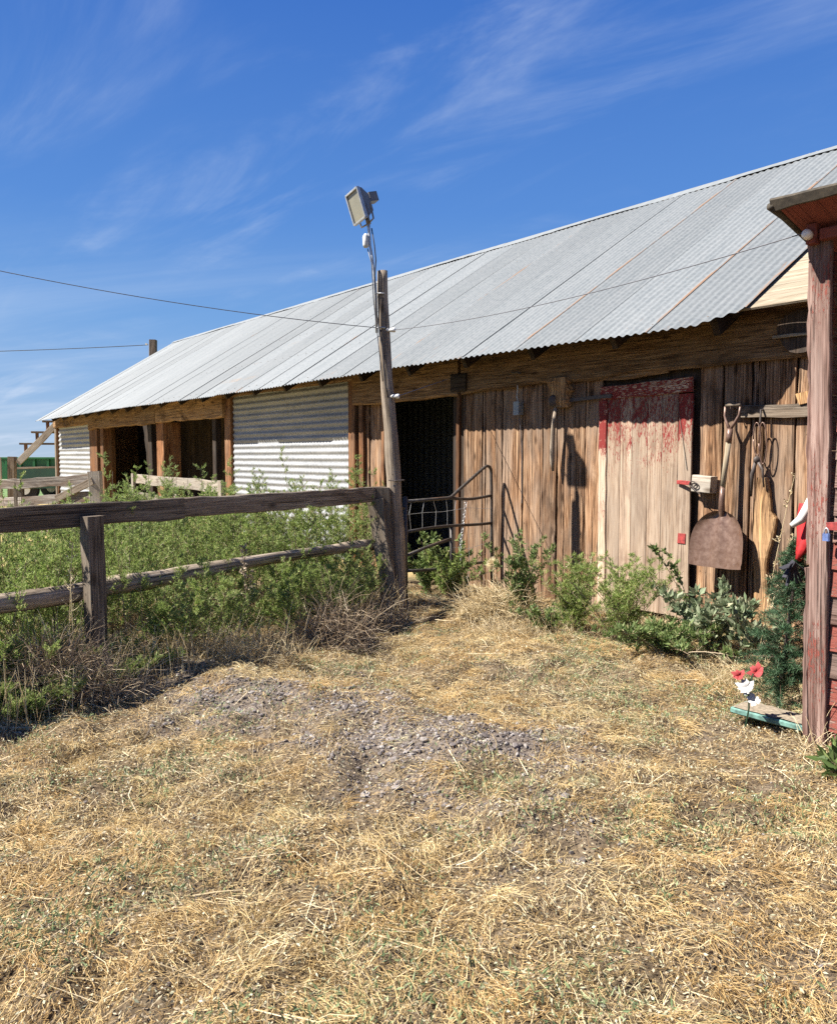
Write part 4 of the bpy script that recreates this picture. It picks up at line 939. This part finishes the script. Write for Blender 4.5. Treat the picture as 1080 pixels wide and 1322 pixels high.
def plant(name, label, pos, n, H, spread, nb, bl, nl, ll, lw, mat='weed', lean=(0, 0), group=None, stem='brush', sw=.006, cat_='plant', part='leaves', up=.8, leafup=.5, t0=.08, droop=0.):
    base = np.zeros((n, 3)); base[:, :2] = np.array(pos)[None] + rng.normal(0, spread * .22, (n, 2)); base = groundz(base)
    ln = rng.normal(0, spread, (n, 2)) + np.array(lean)
    lv, st = bushy(base, H * rng.uniform(.65, 1.05, n) if n > 1 else np.array([H]), ln, nb, bl, nl, ll, lw, up=up, stemw=sw, leafup=leafup, t0=t0, droop=droop)
    t = thing(name, label, cat_, (pos[0], pos[1], float(hgt(pos[0], pos[1]))), group)
    if nl: npmesh(part, lv[0], lv[1], M[mat], t, rnd=lv[2])
    npmesh('stems', st[0], st[1], M[stem], t, rnd=st[2])
    return t
# tall weeds rising over the top board
g_ = 'tall weeds standing above the fence'
for (x, y, h, lb) in ((-1.22, 8.4, 1.32, 'tallest feathery weed rising in front of the corrugated wall panel'), (-1.55, 8.5, 1.18, 'feathery weed left of the tallest one, against the corrugated panel'), (-.80, 8.2, 1.16, 'slender weed against the corrugated panel beside its right end'), (-.50, 8.1, 1.16, 'yellowing weed standing before the orange post left of the light pole'), (-2.1, 7.2, 1.08, 'weed poking over the top fence board in front of the whitish barrier')):
    plant('tall_weed', lb, (x, y), 5, h + .12, .13, 36, .15, 22, .028, .0055, 'kochia', group=g_, up=1.2)
plant('leafy_weed', 'small leafy weed in front of the dark open barn bay', (-4.55, 13.2), 3, 1.0, .12, 16, .2, 12, .06, .03, 'weed')
# plants along the wall
plant('leafy_weed', 'leafy green weed against the boards just right of the pipe gate', (.86, 6.75), 13, .74, .15, 20, .10, 12, .040, .012, 'weed')
plant('leafy_weed', 'upright leafy weed growing behind the lower bars of the gate', (.10, 7.75), 11, .60, .16, 12, .12, 12, .05, .024, 'weed')
plant('leafy_weed', 'low bright weed at the bottom of the doorway behind the gate', (.26, 7.6), 22, .46, .16, 12, .10, 12, .045, .012, 'kochia')
plant('leafy_weed', 'sparse broadleaf weed inside the doorway near the chain', (.38, 8.0), 5, .62, .15, 10, .12, 9, .06, .03, 'weed')
plant('feathery_weed', 'feathery green weed under the left edge of the red door', (1.22, 6.28), 20, .62, .20, 22, .12, 20, .032, .0055, 'kochia')
plant('feathery_weed', 'bushy feathery weed in front of the middle of the red door', (1.48, 5.92), 22, .64, .24, 22, .13, 20, .032, .0055, 'kochia')
plant('feathery_weed', 'taller feathery weed rising before the peeling door planks', (1.62, 6.05), 4, .62, .10, 20, .11, 18, .032, .007, 'kochia')
plant('low_weed', 'low spreading bright green weed at the foot of the red door', (1.68, 5.45), 28, .24, .26, 12, .11, 12, .042, .013, 'weed', droop=.05)
plant('low_weed', 'flat green weed left of the feathery weeds at the wall', (1.02, 6.35), 9, .26, .15, 10, .08, 10, .04, .014, 'weed')
plant('dark_stalk_weed', 'dark leafy stalk leaning left across the door edge', (2.02, 5.75), 2, .88, .04, 22, .07, 9, .036, .018, 'weed', lean=(-.28, .05), sw=.009)
plant('broadleaf_weed', 'grey green broadleaf weed right of the door under the shovel', (2.04, 5.62), 13, .42, .22, 11, .12, 9, .065, .034, 'greyweed')
plant('broadleaf_weed', 'pale broadleaf weed beside the artificial tree', (2.18, 5.15), 6, .40, .15, 10, .10, 8, .065, .034, 'greyweed')
plant('dry_stalk', 'tall straw-coloured stalk leaning right against the wall beside the shed', (2.25, 5.30), 3, 1.28, .03, 26, .06, 8, .016, .009, 'hay', lean=(.26, .05), stem='hay', sw=.007)
plant('dry_stalk', 'tall spindly dry stalk in front of the left fence post', (-2.0, 4.62), 2, 1.05, .05, 18, .12, 5, .016, .005, 'hay', stem='hay', sw=.005)
plant('dry_stalk', 'reddish brown seed stalk among the weeds in the middle of the fence', (-1.18, 5.55), 3, .78, .06, 24, .05, 12, .014, .008, 'brush', stem='brush', sw=.006)
plant('corner_weed', 'broad green leaves poking in at the right edge of the grass', (1.74, 3.28), 4, .08, .06, 5, .07, 5, .07, .034, 'weed', up=.3)
def tangle(name, label, c, r, h, n, wd, mat, ln=(.12, .4), cat_='dry brush', kind=None, flat=.4):
    a = rng.random(n) * 6.283; rr = np.sqrt(rng.random(n)); base = np.stack([c[0] + r[0] * rr * np.cos(a), c[1] + r[1] * rr * np.sin(a), np.zeros(n)], 1)
    base = groundz(base); base[:, 2] += rng.random(n) * h * (1 - rr ** 2) * .8
    dr = rng.normal(size=(n, 3)); dr[:, 2] = np.abs(dr[:, 2]) * flat; dr /= np.linalg.norm(dr, axis=1, keepdims=True); L_ = rng.uniform(*ln, n)[:, None]
    bend = rng.normal(0, .25, (n, 3)) * L_
    P = np.stack([base, base + dr * L_ * .4 + bend * .3, base + dr * L_ * .75 + bend * .7 , base + dr * L_ + bend - np.array([0, 0, .1]) * L_], 1)
    P[:, :, 2] = np.maximum(P[:, :, 2], hgt(P[:, :, 0], P[:, :, 1]) + .002)
    v, f, q = ribbons(P, wd * rng.uniform(.6, 1.4, n), True)
    o = npmesh(name, v, f, M[mat], rnd=q); return tag(o, label, cat_, kind=kind)
tangle('dry_brush', 'tangled dry twigs heaped at the foot of the fence left of the light pole', (-.62, 5.75), (.32, .30), .42, 900, .0035, 'brush', (.1, .38), flat=.8)
tangle('dry_brush', 'dry grass tangle around the bottom of the light pole and its plank', (-.28, 6.5), (.22, .35), .22, 700, .003, 'brush', (.08, .3), flat=1.)
tangle('dry_brush', 'grey brown dry brush mound at the left edge below the fence', (-2.12, 4.44), (.52, .20), .27, 3400, .003, 'brush', (.1, .38), flat=.9)
tangle('dry_grass_fringe', 'tan dry grass fringe along the front of the green weeds', (-1.35, 5.12), (.75, .16), .10, 1500, .003, 'hay', (.06, .26), 'dry grass', kind='stuff', flat=1.6)
tangle('dry_grass_fringe', 'tan dry grass fringe along the foot of the plank wall', (1.3, 6.25), (1.0, .14), .05, 1200, .003, 'hay', (.05, .2), 'dry grass', kind='stuff', flat=1.4)
tangle('hay_heap', 'heap of pale dry hay at the foot of the boards right of the gate', (.68, 6.82), (.34, .26), .26, 2200, .004, 'hay', (.08, .30), 'hay')
tangle('hay_tuft', 'pale dry grass tuft under the left fence post', (-1.78, 4.72), (.05, .05), .05, 120, .005, 'hay', (.12, .28), 'grass tuft', flat=3)
tangle('hay_tuft', 'dry grass tuft standing before the artificial tree', (1.95, 4.85), (.25, .18), .06, 500, .003, 'hay', (.06, .22), 'grass tuft', flat=1)
tangle('hay_tuft', 'dry grass skirt along the bottom of the shed corner', (2.0, 3.66), (.28, .08), .03, 300, .003, 'hay', (.05, .2), 'grass tuft', flat=2)
def seed_ball(c, r, label):
    n = 420; d = rng.normal(size=(n, 3)); d /= np.linalg.norm(d, axis=1, keepdims=True); c = np.array(c)
    P = np.stack([c + d * r * .1, c + d * r * .6 + rng.normal(0, .004, (n, 3)), c + d * r * rng.uniform(.8, 1.1, (n, 1))], 1)
    v, f, q = ribbons(P, .0035, False, rnd=.4 + .6 * rng.random(n)); t = thing('seed_head', label, 'seed head', (c[0], c[1], float(hgt(c[0], c[1]))), 'round dry seed heads by the gate')
    npmesh('bristles', v, f, M['hay'], t, rnd=q)
    z0 = float(hgt(c[0], c[1])) - .02
    MB().tube([(c[0] + .03, c[1], z0), (c[0] + .015, c[1], (z0 + c[2]) / 2), tuple(c)], .003, 5).build('stem', M['hay'], t)
seed_ball((.63, 6.9, .44), .062, 'round dry seed head standing tall against the gate end')
seed_ball((.33, 6.95, .09), .045, 'small round seed head near the bottom bar of the gate')
seed_ball((.36, 6.62, .05), .055, 'fluffy pale seed head low in the hay before the gate')

# ------------------------------------------------------------------ artificial tree and what lies by it
def fir():
    base = np.array([1.97, 4.38]); H = .92
    t = thing('artificial_tree', 'small dark green artificial fir leaning against the shed corner', 'artificial tree', (base[0], base[1], 0))
    nB = 230; u = rng.random(nB) ** 1.25; ph = rng.random(nB) * 6.283
    lean = np.array([.09, .0])
    z = .07 + u * (H - .08); R_ = (.20 * (1 - u) ** .7 + .035) * rng.uniform(.6, 1.12, nB)
    c = np.stack([base[0] + lean[0] * u, base[1] + lean[1] * u, z], 1)
    d = np.stack([np.cos(ph), np.sin(ph), rng.uniform(-.1, .7, nB)], 1); e = c + d * R_[:, None]
    nL = 190; li = np.repeat(np.arange(nB), nL); k = len(li); w = rng.random(k) ** .7
    lp = c[li] + (e - c)[li] * w[:, None]; lp[:, 2] -= .04 * w ** 2
    ld = d[li] * .8 + rng.normal(0, .75, (k, 3)); v, f, q = leaves(lp, ld, .034 * rng.uniform(.6, 1.2, k), .0022)
    npmesh('needles', v, f, M['fir'], t, rnd=q)
    v, f, q = ribbons(np.stack([c, (c + e) / 2, e], 1), .004, True); npmesh('branches', v, f, M['brush'], t, rnd=q * .3)
    MB().tube([(base[0], base[1], -.02), (base[0] + lean[0], base[1], H)], [.014, .006], 8).build('trunk', M['darkmetal'], t)
fir()
def base_board():
    t = thing('painted_board', 'teal painted board lying on the grass under the small artificial tree', 'board', (1.78, 4.02, 0))
    a = np.array([1.62, 4.16, .035]); b = np.array([1.90, 3.83, .03]); sd = np.array([.75, .62, 0]); mid = (a + b) / 2
    off = sd / np.linalg.norm(sd) * .09
    MB().plank(a + off, b + off, sd, .18, .03, 8, .003, .006).build('board', M['teal'], t)
    n = 24; V = []
    for i in range(n):
        for j in range(10):
            p = a + off + (b - a) * (.03 + .94 * i / (n - 1)) + sd / np.linalg.norm(sd) * (.165 * (j / 9 - .5)); V.append(p + ZD * (.0165 + .008 * vn(p[0], p[1], .03, 3)))
    MB().add(V, grid_quads(n, 10)).build('dirt_on_top', M['sandy'], t, True)
base_board()
def flowers():
    t = thing('artificial_flower', 'red and white artificial poinsettia flowers lying at the left of the small fir', 'flower', (1.64, 3.98, 0))
    for (cx, cy, cz, m, r, n) in ((1.625, 3.97, .21, 'petalwhite', .055, 9), (1.655, 3.95, .15, 'petalwhite', .045, 6), (1.60, 4.0, .26, 'petalred', .045, 6), (1.695, 4.02, .275, 'petalred', .055, 8)):
        mb = MB()
        for k in range(n):
            a = 2 * math.pi * k / n + random.random() * .4; ff = np.array([-.55, -.62, .55]); e1 = np.cross(ff, ZD); e1 /= np.linalg.norm(e1); e2 = np.cross(e1, ff); dv = e1 * math.cos(a) + e2 * math.sin(a) + ff * (.2 + .3 * random.random()); dv /= np.linalg.norm(dv)
            s = np.cross(dv, ff); s /= np.linalg.norm(s); c = np.array([cx, cy, cz]); L_ = r * random.uniform(.6, 1.0); b = np.array([0, -1, 0]) * .008
            V = [c, c + dv * L_ * .3 + s * .010, c + dv * L_ * .65 + s * .014 + b, c + dv * L_ - b, c + dv * L_ * .65 - s * .014 + b, c + dv * L_ * .3 - s * .010, c + dv * L_ * .5 + b * 1.8]
            mb.add(V, [(0, 1, 6, 5), (1, 2, 3, 6), (5, 6, 3, 4)])
        mb.build('petals', M[m], t, True)
    MB().tube([(1.64, 4.0, .0), (1.65, 3.99, .1), (1.64, 3.98, .2), (1.67, 4.0, .27)], .004, 6).build('stem', M['fir'], t)
flowers()
def hat():
    t = thing('santa_hat', 'red cloth hat with a white brim hanging on the tree top beside the shed post', 'hat', (2.03, 4.35, .95))
    # white band, slanting up to the right
    mb = MB(); mb.tube([(1.975, 4.30, .985), (2.015, 4.28, 1.02), (2.05, 4.28, 1.08), (2.09, 4.3, 1.15)], [.014, .024, .028, .026], 12, rough=.3); mb.build('brim', M['whitecloth'], t, True)
    mb = MB(); mb.tube([(2.09, 4.34, 1.10), (2.085, 4.34, 1.0), (2.075, 4.33, .92), (2.05, 4.32, .85), (2.02, 4.31, .80)], [.04, .055, .05, .035, .012], 20, rough=.9); mb.build('cloth', M['redcloth'], t, True)
    g = thing('black_bow', 'crumpled black ribbon tied at the top of the small artificial tree', 'ribbon', (1.97, 4.28, .72))
    for k in range(7):
        a = R(200 + k * 22); c = np.array([1.97, 4.25, .80]); MB().plank(c, c + np.array([math.cos(a) * .08, -.03 + .01 * k, math.sin(a) * (.10 + .02 * (k % 3))]), (0, 1, .4), .028, .008, 3, .003).build('loop', M['black'], g)
hat()

# ------------------------------------------------------------------ gravel and dry grass
def ground_cover():
    # gravel stones
    n = 7000; x = rng.uniform(-2.6, 1.3, n * 5); y = rng.uniform(2.6, 5.2, n * 5); k = rng.random(n * 5) < gravel(x, y) ** 1.5; x = x[k][:n]; y = y[k][:n]
    xb = rng.uniform(-2.5, 2, 500); yb = rng.uniform(1.8, 6, 500); x = np.concatenate([x, xb]); y = np.concatenate([y, yb]); n = len(x)
    r = .0035 + .010 * rng.random(n) ** 2.6; r[rng.random(n) < .012] = .02
    r[-500:] *= .8
    ico = []; t = (1 + 5 ** .5) / 2
    iv = np.array([(-1, t, 0), (1, t, 0), (-1, -t, 0), (1, -t, 0), (0, -1, t), (0, 1, t), (0, -1, -t), (0, 1, -t), (t, 0, -1), (t, 0, 1), (-t, 0, -1), (-t, 0, 1)], float); iv /= np.linalg.norm(iv[0])
    it = np.array([(0, 11, 5), (0, 5, 1), (0, 1, 7), (0, 7, 10), (0, 10, 11), (1, 5, 9), (5, 11, 4), (11, 10, 2), (10, 7, 6), (7, 1, 8), (3, 9, 4), (3, 4, 2), (3, 2, 6), (3, 6, 8), (3, 8, 9), (4, 9, 5), (2, 4, 11), (6, 2, 10), (8, 6, 7), (9, 8, 1)])
    V = iv[None] * (1 + rng.normal(0, .18, (n, 12, 1))) * rng.uniform(.6, 1.25, (n, 1, 3)) * r[:, None, None]
    a = rng.random(n) * 6.283; ca, sa = np.cos(a)[:, None], np.sin(a)[:, None]; X = V[..., 0] * ca - V[..., 1] * sa; Y = V[..., 0] * sa + V[..., 1] * ca
    V = np.stack([X + x[:, None], Y + y[:, None], V[..., 2] * .75 + (hgt(x, y) + r * .25)[:, None]], -1).reshape(-1, 3)
    T = (it[None] + np.arange(n)[:, None, None] * 12).reshape(-1, 3)
    tag(npmesh('gravel', V, None, M['stone'], rnd=np.repeat(rng.random(n), 12), tris=T), 'grey gravel stones scattered over the bare patch of the yard', 'gravel', kind='stuff')
    # sampling area: what the camera sees, with a margin
    def area(n, ymax=8.4, pw=1.0):
        y = 1.55 + (ymax - 1.55) * rng.random(n * 3) ** pw; hw = .60 * y + .7; x = rng.uniform(-1, 1, n * 3) * hw.max(); k = np.abs(x) < hw; x, y = x[k][:n], y[k][:n]
        sN = (x - O[0]) * NN[0] + (y - O[1]) * NN[1]; s_ = (x - O[0]) * D[0] + (y - O[1]) * D[1]
        ok = (sN > .04) & ~((sN < 2.0) & (s_ < -1.93)); return x[ok], y[ok]
    def straw(n, lmin, lmax, w, mat, name, label, tilt=.25, drop=True, hi=.03, pw=1.15, seg=3):
        x, y = area(n, pw=pw)
        if drop: k = rng.random(len(x)) > gravel(x, y) * .72; x, y = x[k], y[k]
        cl = vn(x, y, .16, 11) * .6 + vn(x, y, .5, 12) * .4; k = rng.random(len(x)) < sstep(.15, .55, cl) * .9 + .1; x, y = x[k], y[k]; cl = cl[k]; n = len(x)
        bias = 6.283 * vn(x, y, .45, 20) * 1.3
        a = np.where(rng.random(n) < .45, bias + rng.normal(0, .35, n), rng.random(n) * 6.283); L_ = lmin + (lmax - lmin) * rng.random(n) ** 2.2
        dx = np.stack([np.cos(a), np.sin(a), rng.normal(0, tilt, n)], 1); b = rng.normal(0, .16, (n, 2)) * L_[:, None]
        base = np.stack([x, y, np.zeros(n)], 1)
        us = np.linspace(-.5, .5, seg); P = base[:, None] + dx[:, None] * (us[None, :, None] * L_[:, None, None])
        P[:, :, :2] += b[:, None] * (1 - (2 * us) ** 2)[None, :, None]
        lift = hi * rng.random(n) * sstep(.2, .8, cl) + .002
        P[:, :, 2] += hgt(P[:, :, 0], P[:, :, 1]) + lift[:, None]
        P[:, :, 2] = np.maximum(P[:, :, 2], hgt(P[:, :, 0], P[:, :, 1]) - .002)
        v, f, q = ribbons(P, w * rng.uniform(.5, 1.4, n), False, flat=True)
        tag(npmesh(name, v, f, M[mat], rnd=q), label, 'dry grass', kind='stuff')
    straw(300000, .012, .075, .0018, 'straw', 'cut_straw', 'cut yellow straw lying all over the yard', tilt=.28, hi=.030)
    straw(5000, .10, .26, .0034, 'hay', 'long_straw', 'longer pale straws lying on the cut grass', tilt=.08, hi=.04)
    # matted clumps: blades leaning over one way
    def clumps(nc, per, lmin, lmax, w, mat, name, label, seedk, thr):
        x, y = area(nc); m_ = vn(x, y, .8, seedk) * .5 + vn(x, y, .25, seedk + 1) * .5; k = (m_ > thr) & (rng.random(len(x)) > gravel(x, y) * .9); x, y = x[k], y[k]; nc = len(x)
        ang = 6.283 * vn(x, y, .7, 50) * 1.5 + rng.normal(0, .5, nc); rc = rng.random(nc); rad = rng.uniform(.012, .05, nc); sc_ = rng.uniform(.6, 1.2, nc)
        i = np.repeat(np.arange(nc), per); n = len(i); o = rng.normal(0, 1, (n, 2)) * rad[i][:, None]
        bx, by = x[i] + o[:, 0], y[i] + o[:, 1]; a = ang[i] + rng.normal(0, .5, n); L_ = rng.uniform(lmin, lmax, n) * sc_[i]; up = rng.uniform(.15, .75, n)
        dx, dy = np.cos(a), np.sin(a); z0 = hgt(bx, by) - .003; P = []
        for t_ in (0, .35, .7, 1.):
            r_ = L_ * t_ * (.55 + .45 * t_) * (1 - up * .35); zz = L_ * up * (1.6 * t_ - 1.15 * t_ * t_)
            P.append(np.stack([bx + dx * r_ + rng.normal(0, .002, n), by + dy * r_ + rng.normal(0, .002, n), z0 + zz], -1))
        P = np.stack(P, 1); P[:, 1:, 2] = np.maximum(P[:, 1:, 2], hgt(P[:, 1:, 0], P[:, 1:, 1]) + .001)
        v, f, q = ribbons(P, w * rng.uniform(.6, 1.4, n), False, rnd=np.clip(rc[i] * .55 + .45 * rng.random(n), 0, 1)); tag(npmesh(name, v, f, M[mat], rnd=q), label, 'dry grass', kind='stuff')
    clumps(4600, 44, .03, .13, .0019, 'straw', 'matted_grass', 'matted clumps of dry mown grass leaning over across the yard', 60, .40)
    clumps(1700, 34, .025, .09, .0021, 'mixgrass', 'greying_grass', 'grey green half dry grass clumps across the yard', 64, .50)
    # crumbs of dead leaf
    x, y = area(210000, pw=1.1); k = rng.random(len(x)) > gravel(x, y) * .7; x, y = x[k], y[k]; n = len(x)
    P = np.stack([x, y, hgt(x, y) + .003 + .02 * rng.random(n)], 1); dv = rng.normal(size=(n, 3)) * np.array([1, 1, .5])
    v, f, q = leaves(P, dv, rng.uniform(.006, .022, n), rng.uniform(.003, .009, n)); tag(npmesh('leaf_litter', v, f, M['crumb'], rnd=q), 'crumbled dead leaves and chaff between the straws', 'leaf litter', kind='stuff')
    # upright stubble in clumps
    x, y = area(120000, pw=1.1); cl = vn(x, y, .30, 31) * .55 + vn(x, y, .09, 32) * .45
    k = (rng.random(len(x)) < sstep(.50, .74, cl)) & (rng.random(len(x)) > gravel(x, y)); x, y, cl = x[k], y[k], cl[k]; n = len(x)
    H = .018 + .055 * rng.random(n) ** 1.6 * sstep(.45, .8, cl); le = rng.normal(0, .45, (n, 2)) * H[:, None]
    z = hgt(x, y) - .003; P = np.stack([np.stack([x, y, z], 1), np.stack([x + le[:, 0] * .35, y + le[:, 1] * .35, z + H * .6], 1), np.stack([x + le[:, 0], y + le[:, 1], z + H], 1)], 1)
    v, f, q = ribbons(P, .0024 * rng.uniform(.6, 1.4, n), False); tag(npmesh('stubble', v, f, M['straw'], rnd=q), 'upright dry grass stubble in clumps', 'dry grass', kind='stuff')
    # green tufts
    x, y = area(130000, ymax=7.5, pw=1.0); bias = sstep(-.8, 1.2, x) * .12 + sstep(2.6, 1.9, y) * .05
    cl = vn(x, y, .42, 41) * .6 + vn(x, y, .12, 42) * .4 + bias
    k = (rng.random(len(x)) < sstep(.60, .76, cl)) & (rng.random(len(x)) > gravel(x, y) * .7); x, y = x[k], y[k]; n = len(x)
    P = np.stack([x, y, hgt(x, y) + .004 + .03 * rng.random(n)], 1); dv = rng.normal(0, .6, (n, 3)) + np.array([0, 0, .6])
    v, f, q = leaves(P, dv, rng.uniform(.01, .034, n), rng.uniform(.003, .008, n)); tag(npmesh('green_tufts', v, f, M['tuft'], rnd=q), 'small grey green weed tufts sprouting through the straw', 'ground cover', kind='stuff')
    # tall single grass stems at the thicket edge
    n = 500; u = rng.random(n) * (FL + 1.2); p = FA[None] + fd[None] * u[:, None] + fn[None] * rng.uniform(.25, .6, n)[:, None]; H = rng.uniform(.08, .35, n); z = hgt(p[:, 0], p[:, 1]); le = rng.normal(0, .25, (n, 2)) * H[:, None]
    P = np.stack([np.stack([p[:, 0], p[:, 1], z], 1), np.stack([p[:, 0] + le[:, 0] * .4, p[:, 1] + le[:, 1] * .4, z + H * .6], 1), np.stack([p[:, 0] + le[:, 0], p[:, 1] + le[:, 1], z + H], 1)], 1)
    v, f, q = ribbons(P, .004, True); tag(npmesh('dry_grass_edge', v, f, M['hay'], rnd=q), 'thin dry grass stems along the edge of the weed thicket', 'dry grass', kind='stuff')
ground_cover()
